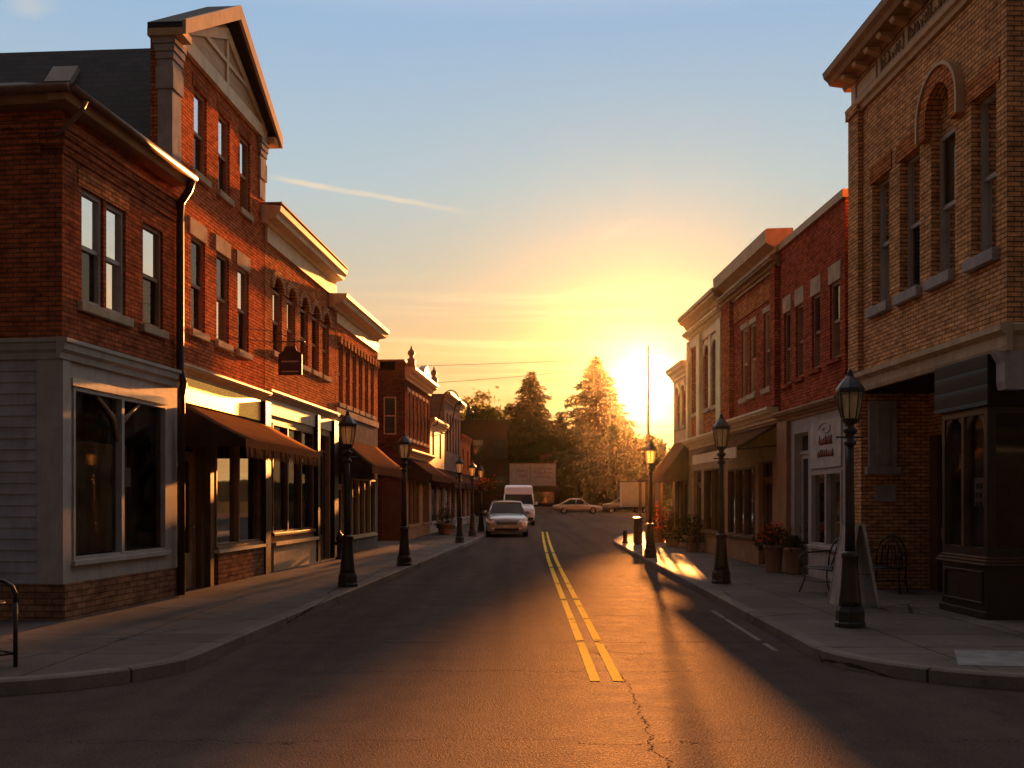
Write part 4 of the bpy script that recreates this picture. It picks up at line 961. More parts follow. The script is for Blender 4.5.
    for a, s_ in ((b0 + 0.10, 1), (14.08, -1), (14.15, 1), (b1 - 0.08, -1)):
        mu.prism([(a, zt - 0.1), (a + s_ * 0.20, zt - 0.1), (a + s_ * 0.08, zt - 0.2), (a, zt - 0.42)], 0.03, 0.08, 'v')
    mu.build('spandrel', 'mid_wood', bayr)
    bs = MB(F); bs.box(b0 - 0.02, b1 + 0.02, xv, 0.14, PZ, 0.24); bs.box(b0, b1, xv, 0.105, 0.24, 0.86)
    for a, b in ((b0 + 0.10, b1 - 0.10),):
        bs.box(a, b, 0.107, 0.125, 0.32, 0.36); bs.box(a, b, 0.107, 0.125, 0.74, 0.78); bs.box(a, a + 0.04, 0.107, 0.125, 0.361, 0.739); bs.box(b - 0.04, b, 0.107, 0.125, 0.361, 0.739)
    bs.build('bay_base', 'dark_wood', bayr, bevel=0.006)
    ml = MB(F)
    for k, (z, o) in enumerate(((0.862, 0.17), (0.905, 0.15), (0.945, 0.12))): ml.box(b0 - o + 0.10, b1 + o - 0.10, xv, o, z, z + 0.035)
    ml.build('bay_moulding', 'mid_wood', bayr, bevel=0.008)
    hd = MB(F); hd.box(b0 - 0.12, b1 + 0.12, xv, 0.16, zt + 0.002, 3.698); hd.build('bay_head', 'dark_boards', bayr)
    it = MB(F); it.poly([(b0 + 0.1, -1.9, 1.0), (b1 - 0.02, -1.9, 1.0), (b1 - 0.02, -1.9, zt), (b0 + 0.1, -1.9, zt)]); it.poly([(b1 - 0.01, 0.08, 0.99), (b1 - 0.01, xv, 0.99), (b1 - 0.01, xv, zt), (b1 - 0.01, 0.08, zt)])
    it.build('interior', 'interior_dark', r)
    nt_ = MB(F)   # small notices behind the glass
    nt_.box(14.18, 14.50, -0.03, -0.02, 2.22, 2.42); nt_.box(13.80, 14.06, -0.03, -0.02, 1.66, 2.06); nt_.build('notice', 'white_board', bayr)
    tx = MB(F); random.seed(11)
    for k in range(3):
        z = 1.98 - k * 0.13; u = 13.83
        while u < 13.98: w = random.uniform(0.04, 0.1); tx.box(u, u + w, -0.019, -0.016, z - 0.07, z); u += w + 0.025
    for k in range(1):
        u = 14.22
        while u < 14.42: w = random.uniform(0.03, 0.07); tx.box(u, u + w, -0.019, -0.016, 2.32, 2.40); u += w + 0.02
    tx.build('notice_print', 'black_trim', bayr)
    # stock standing inside the bay
    # entrance recess
    e0, e1, dp = b1 + 0.02, 18.20, -1.25
    rc = MB(F)
    rc.poly([(e1, 0.0, PZ), (e1, dp, PZ), (e1, dp, 3.7), (e1, 0, 3.7)]); rc.poly([(e0, dp, PZ), (e1, dp, PZ), (e1, dp, 3.7), (e0, dp, 3.7)]); rc.poly([(e1, 0, PZ), (u1, 0, PZ), (u1, 0, 3.7), (e1, 0, 3.7)])
    rc.poly([(u1, 0, PZ), (u1, -D, PZ), (u1, -D, 3.7), (u1, 0, 3.7)])
    rc.build('ground_floor_wall', 'brick_tan', r)
    cp = MB(F); cp.poly([(u0, 0, 3.69), (u1, 0, 3.69), (u1, -D, 3.69), (u0, -D, 3.69)]); cp.build('ceiling', 'interior_dark', r)
    bw = MB(F); bw.poly([(b0 + 0.1, xv, PZ), (b0 + 0.1, -D, PZ), (b0 + 0.1, -D, 3.7), (b0 + 0.1, xv, 3.7)]); bw.poly([(b0, -D, PZ), (u1, -D, PZ), (u1, -D, 3.7), (b0, -D, 3.7)]); bw.build('side_wall', 'brick_tan', r)
    door(r, F, 16.35, 17.5, PZ, 2.75, dp + 0.10, 'dark_wood'); bx(F, 'door_case', 'mid_wood', r, 17.68, 17.98, dp + 0.01, dp + 0.09, PZ, 2.9)
    co = MB(F); co.box(e1 - 0.09, e1 - 0.002, -0.62, -0.12, 2.35, 3.55); co.box(e1 - 0.14, e1 - 0.002, -0.68, -0.06, 2.22, 2.348); co.box(e1 - 0.12, e1 - 0.092, -0.48, -0.26, 2.4, 3.5); co.build('pilaster_panel', 'stone_grey', r)
    pq = bx(F, 'plaque', 'stone_grey', r, e1 - 0.04, e1 - 0.004, -0.62, -0.26, 1.72, 2.02)
    bx(F, 'lamp_bracket', 'cast_iron', r, u1 - 0.3, u1 - 0.12, 0.02, 0.2, 3.2, 3.5)
    flat_roof(r, F, u0, u1, D, 9.5)
right_corner_building()

def right_red_shop():
    F = RIGHT; u0, u1 = 19.0, 23.12; D = 13
    r = building(F, 'red_brick_shop', 'deep red brick shop with four slim windows under pale lintels and grey shopfront', u0)
    W = [(19.28, 19.84, 4.5, 6.02), (20.42, 20.92, 4.45, 6.0), (21.50, 21.98, 4.4, 6.0), (22.38, 22.84, 4.35, 6.0)]
    shell(r, F, u0, u1, D, 0.0, 7.5, 'brick_deep', W, 0.2, front_from=3.7)
    for h in W: sash(r, F, *h, frame='brown_trim', sill='brick_deep', lintel='stone_buff', lh=0.36, sill_h=0.08)
    bx(F, 'coping', 'tan_paint', r, u0 - 0.03, u1 + 0.02, -0.35, 0.06, 7.5, 7.66)
    cornice(r, F, u0 + 0.02, u1 - 0.02, crown(0.0, 3.52, 3.74, 0.22), 'brown_trim', 'shop_cornice')
    sf = shop(r, F, u0, u1, PZ, 3.52, [(19.15, 20.92, 0.82, 2.32)], 'grey_paint', door_bays=[(21.15, 22.1, PZ, 3.2)], mullions=(20.0,), frame='grey_paint', inner='interior_warm')
    sg = bx(F, 'sign_panel', 'pale_sign', r, 19.15, 20.92, 0.003, 0.03, 2.40, 3.36)
    # faded red script, no longer readable, and a scroll above it
    tx = MB(F); random.seed(5)
    for row, (z, h) in enumerate(((2.86, 0.18), (2.62, 0.14))):
        u = 19.62 - row * 0.08
        while u < 20.35 + row * 0.1:
            w = random.uniform(0.07, 0.12)
            tx.tube([(u, 0.036, z), (u + w * 0.3, 0.036, z + h * random.uniform(0.6, 1)), (u + w * 0.6, 0.036, z + 0.01), (u + w, 0.036, z + h * random.uniform(0.3, 0.6))], 0.016, 5); u += w + 0.015
    tx.build('sign_script', 'faded_red', sg)
    t2 = MB(F); P = []
    for k in range(40):
        a = k / 39 * 2.4 * math.pi; rr = 0.05 + 0.2 * (1 - k / 39); P.append((20.0 + rr * math.cos(a) * 1.6, 0.036, 3.17 + rr * math.sin(a) * 0.6))
    t2.tube(P, 0.012, 5); t2.build('scroll', 'grey_paint', sg)
    bx(F, 'pier', 'brown_trim', r, 22.35, 23.08, 0.002, 0.1, PZ, 3.515)
    flat_roof(r, F, u0, u1, D, 7.3)
right_red_shop()

def right_cornice_shop():
    F = RIGHT; u0, u1 = 23.16, 28.36; D = 13
    r = building(F, 'heavy_cornice_building', 'orange brick building with a heavy projecting cornice and lit shop sign fascia', u0)
    W = [(23.85, 24.48, 4.45, 6.3), (25.2, 25.78, 4.45, 6.25), (26.0, 26.58, 4.42, 6.25)]
    shell(r, F, u0, u1, D, 0.0, 7.9, 'brick_deep', W, 0.2, front_from=3.9)
    for h in W: sash(r, F, *h, frame='tan_paint', sill='stone_buff', lintel='stone_buff', lh=0.14)
    for a, b in ((u0 + 0.02, u0 + 0.42), (u1 - 0.95, u1 - 0.02)): bx(F, 'pilaster', 'brick_deep', r, a, b, 0.002, 0.12, 3.95, 7.2)
    bx(F, 'arch_panel', 'brick_orange', r, u0 + 0.5, u1 - 1.05, 0.002, 0.03, 6.55, 7.0)
    cornice(r, F, u0 - 0.06, u1, crown(0.0, 7.15, 7.42, 0.26), 'brown_trim', 'lower_moulding')
    cornice(r, F, u0 - 0.04, u1 - 0.02, [(-0.3, 7.5), (0.10, 7.5), (0.12, 7.58), (0.22, 7.64), (0.34, 7.70), (0.36, 8.0), (0.30, 8.03), (-0.3, 8.05)], 'tan_paint')
    cornice(r, F, u0 + 0.1, u1 - 0.1, crown(0.0, 3.62, 3.92, 0.28), 'cream_paint', 'shop_cornice')
    shop(r, F, u0, u1, PZ, 3.62, [(25.3, 28.0, 0.8, 2.6)], 'brown_trim', door_bays=[(23.75, 24.95, PZ, 2.7)], mullions=(26.2, 27.1), frame='mid_wood', inner='interior_dark')
    awning(r, F, 23.3, 28.1, 3.55, 0.95, 2.98, 'awning_brown', 0.02, sides=False)
    bx(F, 'awning_fascia', 'cream_paint', r, 23.3, 28.1, 0.965, 0.995, 2.74, 2.99)
    flat_roof(r, F, u0, u1, D, 7.8)
right_cornice_shop()

def right_cream_building():
    F = RIGHT; u0, u1 = 28.40, 33.15; D = 13
    r = building(F, 'cream_pilaster_building', 'cream framed building with brick panels between tall pilasters', u0)
    W = [(29.2, 29.9, 4.55, 6.5, 0.3), (30.25, 30.95, 4.55, 6.5, 0.3), (31.95, 32.8, 4.55, 6.6)]
    shell(r, F, u0, u1, D, 0.0, 7.4, 'brick_orange', W, 0.2, front_from=3.7)
    for h in W: sash(r, F, *h[:4], frame='brown_trim', sill='stone_buff', arch=h[4] if len(h) > 4 else 0, arch_mat='cream_paint')
    for a, b in ((u0 + 0.01, u0 + 0.55), (31.15, 31.6), (u1 - 0.25, u1 - 0.01)): bx(F, 'pilaster', 'cream_paint', r, a, b, 0.002, 0.14, 3.72, 6.95)
    bx(F, 'frieze', 'cream_paint', r, u0 + 0.56, 31.14, 0.002, 0.06, 6.72, 6.95); bx(F, 'frieze', 'cream_paint', r, 31.62, u1 - 0.26, 0.002, 0.07, 6.7, 6.95)
    bx(F, 'window_mullion', 'cream_paint', r, 29.92, 30.22, 0.002, 0.07, 4.5, 6.7)
    cornice(r, F, u0 - 0.1, u1, crown(0.0, 6.97, 7.22, 0.28), 'cream_paint', 'lower_moulding')
    cornice(r, F, u0 - 0.15, u1 + 0.02, crown(0.0, 7.25, 7.75, 0.42), 'tan_paint')
    cornice(r, F, u0 + 0.02, u1 - 0.02, crown(0.0, 3.4, 3.72, 0.32), 'cream_paint', 'shop_cornice')
    shop(r, F, u0, u1, PZ, 3.4, [(28.8, 31.0, 0.8, 2.7)], 'brown_trim', door_bays=[(31.5, 32.6, PZ, 2.7)], mullions=(29.9,), frame='mid_wood', inner='interior_dark')
    flat_roof(r, F, u0, u1, D, 7.3)
right_cream_building()

def right_end_shop():
    F = RIGHT; u0, u1 = 33.2, 36.0; D = 12
    r = building(F, 'end_shop', 'low tan plastered shop with a big tan awning ending the right row', u0)
    W = [(33.9, 34.5, 4.3, 5.7, 0.25), (34.9, 35.5, 4.3, 5.7, 0.25)]
    shell(r, F, u0, u1, D, 0.0, 6.25, 'tan_paint', W, 0.2, front_from=3.5)
    for h in W: sash(r, F, *h[:4], frame='brown_trim', sill='stone_buff', arch=0.25, arch_mat='cream_paint')
    cornice(r, F, u0 + 0.01, u1, crown(0.0, 5.95, 6.4, 0.3), 'cream_paint')
    shop(r, F, u0, u1, PZ, 3.5, [(33.5, 34.7, 0.8, 2.6)], 'brown_trim', door_bays=[(34.9, 35.8, PZ, 2.6)], mullions=(34.1,), frame='mid_wood', inner='interior_dark')
    awning(r, F, 33.3, 35.9, 3.75, 0.85, 2.6, 'awning_tan', 0.22, mat_side='awning_dark')
    flat_roof(r, F, u0, u1, D, 6.1)
right_end_shop()

def right_porch():
    F = RIGHT; u0, u1 = 38.0, 43.0; D = 8
    r = building(F, 'porch_building', 'low building with an open timber porch beyond the right row', u0)
    shell(r, F, u0, u1, D, 0.0, 2.9, 'brick_dark', [(38.8, 40.2, 0.9, 2.3)], 0.15, v=-1.3)
    sash(r, F, 38.8, 40.2, 0.9, 2.3, v=-1.4, frame='tan_paint', mull=1)
    m = MB(F); m.prism([(-D - 1.3, 2.95), (-D - 1.3, 3.05), (-1.2, 3.25), (0.2, 2.62), (0.2, 2.52), (-1.2, 2.92)], u0 - 0.2, u1 + 0.2); m.build('roof', 'awning_dark', r)
    for u in (u0, u0 + 1.7, u0 + 3.3, u1): bx(F, 'porch_post', 'mid_wood', r, u - 0.06, u + 0.06, 0.04, 0.16, PZ, 2.52)
right_porch()

# ------------------------------------------------------------------ street lamps
def make_lamp(loc, label):
    x, y, z = loc
    r = thing('street_lamp', label, 'street lamp', loc, 'black iron lamp posts along the kerbs')
    b = MB(); b.lathe([(0.215, 0.0), (0.215, 0.05), (0.20, 0.07), (0.20, 0.20), (0.185, 0.23), (0.17, 0.26)], loc, 8, False, R(22.5))
    b.lathe([(0.165, 0.262), (0.155, 0.34), (0.135, 0.5), (0.118, 0.72), (0.112, 0.86), (0.125, 0.88), (0.125, 0.93), (0.10, 0.96)], loc, 24, True, 0, 0.06)
    b.build('base', 'cast_iron', r)
    p = MB(); p.lathe([(0.074, 0.962), (0.066, 1.4), (0.055, 2.0), (0.050, 2.30)], loc, 24, True, 0, 0.12)
    p.lathe([(0.062, 2.302), (0.085, 2.32), (0.085, 2.35), (0.06, 2.37), (0.055, 2.44), (0.09, 2.47), (0.105, 2.50), (0.06, 2.53), (0.05, 2.56), (0.10, 2.60), (0.125, 2.63), (0.125, 2.645)], loc, 20)
    p.tube([(x - 0.2, y, z + 2.41), (x + 0.2, y, z + 2.41)], 0.012, 6); p.build('post', 'cast_iron', r)
    g = MB(); n = 8
    g.lathe([(0.112, 2.646), (0.150, 2.80), (0.178, 2.96), (0.180, 2.985)], loc, 8, False, R(22.5)); g.build('lantern_glass', 'lantern_glass', r)
    f = MB()
    for k in range(8):
        a = R(22.5 + 45 * k)
        f.tube([(x + q * math.cos(a), y + q * math.sin(a), z + h) for q, h in ((0.116, 2.64), (0.154, 2.80), (0.183, 2.99))], 0.009, 5)
    f.lathe([(0.188, 2.975), (0.198, 2.985), (0.198, 3.005), (0.17, 3.01)], loc, 8, False, R(22.5)); f.build('lantern_frame', 'cast_iron', r)
    c = MB(); c.lathe([(0.205, 3.006), (0.20, 3.03), (0.15, 3.09), (0.09, 3.15), (0.055, 3.18), (0.05, 3.20)], loc, 8, False, R(22.5)); cp = c.build('cap', 'cast_iron', r)
    q = MB(); q.lathe([(0.05, 3.201), (0.03, 3.215), (0.04, 3.235), (0.03, 3.255), (0.012, 3.27), (0.004, 3.30)], loc, 12); q.build('finial', 'cast_iron', cp)
    r.scale = (0.88, 0.88, 1.0)
    return r
lamp = make_lamp((4.30, 12.72, PZ), 'black iron street lamp standing nearest on the right, in front of the sandwich board')
for x, y, lab in ((4.05, 19.35, 'black iron street lamp before the heavy cornice building, second on the right pavement'),
                  (3.86, 27.9, 'black iron street lamp near the sun glow, farthest of those on the right'),
                  (-3.06, 18.6, 'black iron street lamp before the arched window building, nearest on the left'),
                  (-2.65, 24.6, 'black iron street lamp before the finial building, second along the left kerb'),
                  (-1.97, 37.7, 'small distant street lamp third along the left kerb'),
                  (-1.72, 43.5, 'small distant street lamp fourth along the left kerb, close to the silver car'),
                  (-1.52, 49.0, 'smallest distant street lamp, farthest along the left kerb')):
    c = copy_tree(lamp); c.location = (x, y, zr(y) + PZ); c['label'] = lab; c.rotation_euler.z = random.uniform(0, 0.7)

# ------------------------------------------------------------------ cars
class CarFrame:
    """a along the car (0 = front bumper, + = rearwards), b to its left, z up"""
    def __new__(cls, x, y, z, heading):
        ca, sa = math.cos(heading), math.sin(heading)       # heading: direction the car faces
        return Frame(lambda a, b, h: (x - a * ca - b * sa, y - a * sa + b * ca, z + h))
def wheel(F, r_, a, b, rad, side):
    t = MB(F); n = 20; prof = [(rad * 0.62, 0.0), (rad * 0.92, 0.0), (rad, 0.03), (rad, 0.17), (rad * 0.92, 0.2), (rad * 0.62, 0.2)]
    def ring(m, prof):
        rings = [[m.add((a + rr * math.cos(2 * math.pi * k / n), b + side * (-0.2 + o), rad + rr * math.sin(2 * math.pi * k / n))) for k in range(n)] for rr, o in prof]
        for i in range(len(rings) - 1):
            for k in range(n): m.idx([rings[i][k], rings[i][(k + 1) % n], rings[i + 1][(k + 1) % n], rings[i + 1][k]], True)
        return rings
    ring(t, prof); w = t.build('wheel', 'rubber', r_)
    m = MB(F); rg = ring(m, [(rad * 0.64, 0.19), (rad * 0.58, 0.17), (rad * 0.5, 0.14), (rad * 0.2, 0.16), (0.02, 0.165)]); m.idx(rg[-1]); m.build('rim', 'chrome', w)
def make_car(name, label, x, y, heading, L, W, st, cab, paint, wheels, rad, mirrors=True, roofrail=False):
    """st: (a, z bottom, z top, half width) stations; cab: (a0 base, a1 roof, a2 roof, a3 base, z belt, z roof, hw belt, hw roof)"""
    z = zr(y); F = CarFrame(x, y, z, heading)
    r = thing(name, label, 'car' if 'van' not in name else 'van', F(L / 2, 0, 0))
    m = MB(F); rings = []
    for a, zb, zt, hw in st:
        h = zt - zb; half = [(hw * 0.80, zb), (hw * 0.96, zb + 0.10 * h), (hw, zb + 0.42 * h), (hw * 0.985, zb + 0.68 * h), (hw * 0.93, zb + 0.90 * h), (hw * 0.80, zt), (hw * 0.4, zt + 0.02), (0, zt + 0.03)]
        sec = half + [(-b, q) for b, q in half[-2::-1]]
        rings.append([m.add((a, b, q)) for b, q in sec])
    for i in range(len(rings) - 1):
        n = len(rings[i])
        for k in range(n): m.idx([rings[i][k], rings[i][(k + 1) % n], rings[i + 1][(k + 1) % n], rings[i + 1][k]], True)
    m.idx(rings[0][::-1]); m.idx(rings[-1]); m.build('body', paint, r)
    a0, a1, a2, a3, zb, zt, hb, ht = cab
    gl = MB(F)
    def P(a, b, q): return gl.add((a, b, q))
    v = [P(a0, hb, zb), P(a1, ht, zt), P(a2, ht, zt), P(a3, hb, zb), P(a0, -hb, zb), P(a1, -ht, zt), P(a2, -ht, zt), P(a3, -hb, zb)]
    for q in ((0, 1, 2, 3), (4, 5, 6, 7), (0, 1, 5, 4), (2, 3, 7, 6), (1, 2, 6, 5), (0, 3, 7, 4)): gl.idx([v[i] for i in q])
    gl.build('windows', 'car_glass', r)
    rf = MB(F); n = 8; rows = []
    for i in range(n + 1):
        s = i / n; a = a1 - 0.06 + (a2 - a1 + 0.12) * s; hgt = zt + 0.015 + 0.05 * math.sin(math.pi * s)
        rows.append([rf.add((a, b, q)) for b, q in ((ht + 0.025, zt - 0.04), (ht + 0.01, hgt - 0.015), (ht * 0.6, hgt + 0.015), (0, hgt + 0.025), (-ht * 0.6, hgt + 0.015), (-ht - 0.01, hgt - 0.015), (-ht - 0.025, zt - 0.04))])
    for i in range(n):
        for k in range(6): rf.idx([rows[i][k], rows[i][k + 1], rows[i + 1][k + 1], rows[i + 1][k]], True)
    for rw in (rows[0], rows[-1]): rf.idx(rw)
    am = a1 + (a2 - a1) * 0.42
    for s in (-1, 1):
        rf.tube([(a0 - 0.03, s * hb, zb - 0.02), (a1, s * (ht + 0.01), zt)], 0.038, 6); rf.tube([(a3 + 0.03, s * hb, zb - 0.02), (a2, s * (ht + 0.01), zt)], 0.055, 6)
        rf.tube([(am + 0.05, s * (hb + 0.005), zb), (am, s * (ht + 0.01), zt)], 0.032, 6)
        if roofrail: rf.tube([(a1 + 0.2, s * (ht - 0.05), zt + 0.10), (a2 - 0.1, s * (ht - 0.05), zt + 0.10)], 0.02, 6)
    rf.build('roof', paint, r)
    for a in wheels:
        for s in (-1, 1): wheel(F, r, a, s * (W / 2 - 0.005), rad, s)
    if mirrors:
        for s in (-1, 1):
            mm = MB(F); mm.lathe([(0.02, -0.08), (0.09, -0.06), (0.10, 0.02), (0.07, 0.08), (0.01, 0.1)], (a0 + 0.42, s * (hb + 0.16), zb + 0.07), 10)
            mm.tube([(a0 + 0.42, s * hb * 0.97, zb), (a0 + 0.42, s * (hb + 0.1), zb + 0.03)], 0.025, 5); mm.build('mirror', paint, r)
    return r, F
# silver crossover facing us
r, F = make_car('parked_car', 'silver crossover car with headlights facing the viewer, nearest vehicle on the road', -0.24, 45.6, R(-90), 4.7, 1.96,
    [(0.0, 0.30, 0.62, 0.72), (0.06, 0.22, 0.80, 0.84), (0.22, 0.20, 0.90, 0.93), (0.6, 0.2, 0.98, 0.98), (1.25, 0.2, 1.07, 0.98), (2.4, 0.2, 1.08, 0.98), (4.1, 0.24, 1.08, 0.97), (4.6, 0.3, 1.05, 0.90), (4.72, 0.42, 0.9, 0.80)],
    (1.15, 1.95, 3.9, 4.6, 1.05, 1.60, 0.86, 0.66), 'silver_paint', (0.95, 3.75), 0.36, roofrail=True)
g = MB(F)
g.box(-0.02, 0.10, -0.46, 0.46, 0.58, 0.72); gr = g.build('grille', 'car_plastic', r); c = MB(F)
for z in (0.60, 0.65, 0.70): c.box(-0.035, -0.02, -0.44, 0.44, z - 0.008, z + 0.008)
c.lathe([(0.05, -0.01), (0.05, 0.01)], (-0.04, 0, 0.65), 12); c.build('grille_bar', 'chrome', gr)
for s in (-1, 1):
    h = MB(F); h.poly([(0.02, s * 0.50, 0.66), (0.03, s * 0.74, 0.64), (0.19, s * 0.915, 0.74), (0.36, s * 0.945, 0.86), (0.20, s * 0.82, 0.86), (0.04, s * 0.56, 0.76)]); h.build('headlight', 'lens_clear', r, solid=-0.05)
    f = MB(F); f.lathe([(0.06, -0.02), (0.06, 0.02)], (0.03, s * 0.62, 0.42), 12); f.build('fog_light', 'lens_clear', r)
MB(F).box(-0.03, 0.10, -0.55, 0.55, 0.30, 0.42).build('bumper_intake', 'car_plastic', r); MB(F).box(-0.045, -0.03, -0.16, 0.16, 0.46, 0.55).build('number_plate', 'pale_sign', r)
# tall white van behind it
r, F = make_car('white_van', 'tall white high roofed van standing behind the silver car', 0.42, 61.5, R(-90), 5.6, 2.0,
    [(0.0, 0.35, 0.8, 0.80), (0.08, 0.25, 1.0, 0.94), (0.3, 0.25, 1.12, 1.0), (0.9, 0.25, 1.3, 1.0), (1.3, 0.25, 1.36, 1.0), (5.4, 0.28, 1.36, 1.0), (5.6, 0.3, 1.3, 0.98)],
    (1.0, 1.55, 2.3, 2.3, 1.30, 1.98, 0.94, 0.86), 'white_paint', (0.95, 4.5), 0.36)
bd = MB(F); prof = [(1.50, 1.99), (1.75, 2.40), (2.1, 2.54), (5.5, 2.54), (5.6, 2.4), (5.6, 1.362), (2.302, 1.362), (2.302, 1.99)]
ids = []
for b, k in ((0.99, 0.0), (0.93, 0.0)): pass
for s in (-1, 1): ids.append([bd.add((a, s * (0.99 if z < 1.9 else 0.90 if z < 2.45 else 0.80), z)) for a, z in prof])
n = len(prof)
for i in range(n): bd.idx([ids[0][i], ids[0][(i + 1) % n], ids[1][(i + 1) % n], ids[1][i]])
bd.idx(ids[0]); bd.idx(ids[1]); bd.build('cargo_body', 'white_paint', r, bevel=0.04)
MB(F).box(-0.02, 0.1, -0.5, 0.5, 0.62, 0.88).build('grille', 'car_plastic', r); MB(F).box(-0.04, 0.12, -0.9, 0.9, 0.30, 0.52).build('bumper', 'car_plastic', r)
for s in (-1, 1):
    h = MB(F); h.poly([(0.0, s * 0.55, 0.80), (0.10, s * 0.9, 0.80), (0.32, s * 0.985, 1.02), (0.1, s * 0.8, 1.0)]); h.build('headlight', 'lens_clear', r, solid=-0.05)
# saloon crossing the far junction, seen from the side
r, F = make_car('crossing_car', 'low beige saloon car seen side on, crossing the far junction', 8.62, 96.0, 0.0, 4.75, 1.8,
    [(0.0, 0.35, 0.58, 0.66), (0.08, 0.26, 0.68, 0.80), (0.4, 0.22, 0.76, 0.88), (1.3, 0.2, 0.88, 0.9), (2.4, 0.2, 0.93, 0.9), (3.6, 0.22, 0.94, 0.9), (4.3, 0.26, 0.88, 0.86), (4.65, 0.32, 0.80, 0.78), (4.75, 0.4, 0.7, 0.7)],
    (1.30, 2.05, 3.1, 4.05, 0.90, 1.42, 0.80, 0.60), 'beige_car', (0.9, 3.65), 0.33)
for s in (-1, 1):
    h = MB(F); h.box(4.70, 4.76, s * 0.62 - 0.12, s * 0.62 + 0.12, 0.58, 0.70); h.build('tail_light', 'lens_red', r)
    h = MB(F); h.box(0.02, 0.10, s * 0.6 - 0.13, s * 0.6 + 0.13, 0.52, 0.64); h.build('headlight', 'lens_clear', r)
# grey car half behind the trailer
r, F = make_car('parked_car', 'dull grey car parked half behind the pale box trailer', 9.15, 101.0, R(180), 4.3, 1.8,
    [(0.0, 0.35, 0.7, 0.7), (0.08, 0.26, 0.85, 0.82), (0.5, 0.22, 0.95, 0.9), (1.2, 0.2, 1.05, 0.9), (3.8, 0.22, 1.05, 0.9), (4.3, 0.4, 0.95, 0.8)],
    (1.0, 1.8, 3.6, 4.1, 1.02, 1.6, 0.82, 0.66), 'grey_car', (0.85, 3.4), 0.34)
for s in (-1, 1):
    h = MB(F); h.box(0.02, 0.12, s * 0.6 - 0.13, s * 0.6 + 0.13, 0.62, 0.76); h.build('headlight', 'lens_clear', r)
# pale box trailer
tl = thing('box_trailer', 'pale grey box trailer parked across the far junction', 'trailer', (12.6, 98.6, zr(98.6)))
z = zr(98.6); m = MB(); m.box(10.75, 14.6, 97.6, 99.7, z + 0.62, z + 3.05); bd = m.build('body', 'steel_box', tl, bevel=0.04)
m = MB()
for k in range(8): m.box(10.78 + k * 0.54, 10.82 + k * 0.54, 97.56, 97.598, z + 0.68, z + 3.0)
m.build('side_rib', 'steel_box', bd)['kind'] = 'stuff'
m = MB(); m.box(10.9, 14.4, 97.8, 99.5, z + 0.45, z + 0.618); m.tube([(10.9, 98.6, z + 0.5), (9.9, 98.6, z + 0.5)], 0.06, 6); m.build('chassis', 'car_plastic', tl)
FT = Frame(lambda a, b, h: (12.6 + a, 98.6 + b, z + h))
for a in (0.4, 1.2):
    for s in (-1, 1): wheel(FT, tl, a, s * 1.0, 0.33, s)

# ------------------------------------------------------------------ far buildings, wall, pole, wires
FB = WORLD
r = thing('dark_brick_block', 'dark flat roofed brick block behind the end of the left row', 'building', (-5, 88, zr(88)))
W = [(-9.2 + k * 1.9, -8.2 + k * 1.9, a, a + 1.7) for k in range(5) for a in (2.2, 5.4)]
XF = Frame(lambda u, v, z: (u, 88 - v, z))
MB(XF).wall(-11, -0.45, 0, 8.6, W, 0, 0.2).build('wall', 'brick_shaded', r)
s_ = MB(XF); s_.poly([(-11, 0, 0), (-11, -12, 0), (-11, -12, 8.6), (-11, 0, 8.6)]); s_.poly([(-0.45, 0, 0), (-0.45, -12, 0), (-0.45, -12, 8.6), (-0.45, 0, 8.6)]); s_.poly([(-11, -12, 0), (-0.45, -12, 0), (-0.45, -12, 8.6), (-11, -12, 8.6)]); s_.build('side_wall', 'brick_shaded', r)
bx(XF, 'coping', 'black_trim', r, -11.1, -0.35, -12.1, 0.08, 8.602, 8.75)
for h in W: sash(r, XF, *h, frame='black_trim', sill='brick_shaded')

r = thing('sign_kiosk', 'low dark kiosk carrying a wide faded signboard, far end of the road', 'building', (2.2, 106, zr(106)))
XK = Frame(lambda u, v, z: (u, 106 - v, z + zr(106)))
m = MB(XK).wall(-0.3, 5.0, 0, 3.0, [(0.4, 1.4, 0.05, 2.2), (2.0, 4.5, 0.9, 2.2)], 0, 0.2); m.box(-0.3, 5.0, -5, -0.3, 0, 3.0); m.build('wall', 'dark_boards', r)
sb = bx(XK, 'signboard', 'pale_sign', r, -0.25, 4.6, -0.1, 0.15, 2.85, 5.1)
m = MB(XK)
for a, b, c, d in ((-0.31, 4.66, 5.1, 5.2), (-0.31, 4.66, 2.76, 2.85)): m.box(a, b, -0.12, 0.2, c, d)
for u in (-0.31, 1.9, 4.6): m.box(u, u + 0.06, 0.152, 0.19, 2.852, 5.098)
m.build('sign_frame', 'brown_trim', sb)
m = MB(XK); random.seed(21)
for u0_, z0_, w_ in ((0.5, 4.3, 1.1), (0.8, 3.7, 0.8), (2.4, 4.5, 1.6), (2.3, 4.05, 1.9), (2.5, 3.6, 1.4)):
    u = u0_
    while u < u0_ + w_: w = random.uniform(0.06, 0.2); m.box(u, u + w, 0.152, 0.165, z0_, z0_ + random.uniform(0.15, 0.36)); u += w + 0.06
m.build('faded_marks', 'sign_ghost', sb)
m = MB(XK); m.box(3.0, 4.3, -2.2, -1.0, 3.0, 6.2); m.build('chimney_stack', 'brick_dark', r)
p = MB(XK); p.poly([(2.05, -0.16, 0.95), (4.45, -0.16, 0.95), (4.45, -0.16, 2.15), (2.05, -0.16, 2.15)]); p.build('window', 'dark_pane', r); bx(XK, 'door', 'mid_wood', r, 0.42, 1.38, -0.19, -0.12, 0.06, 2.18)

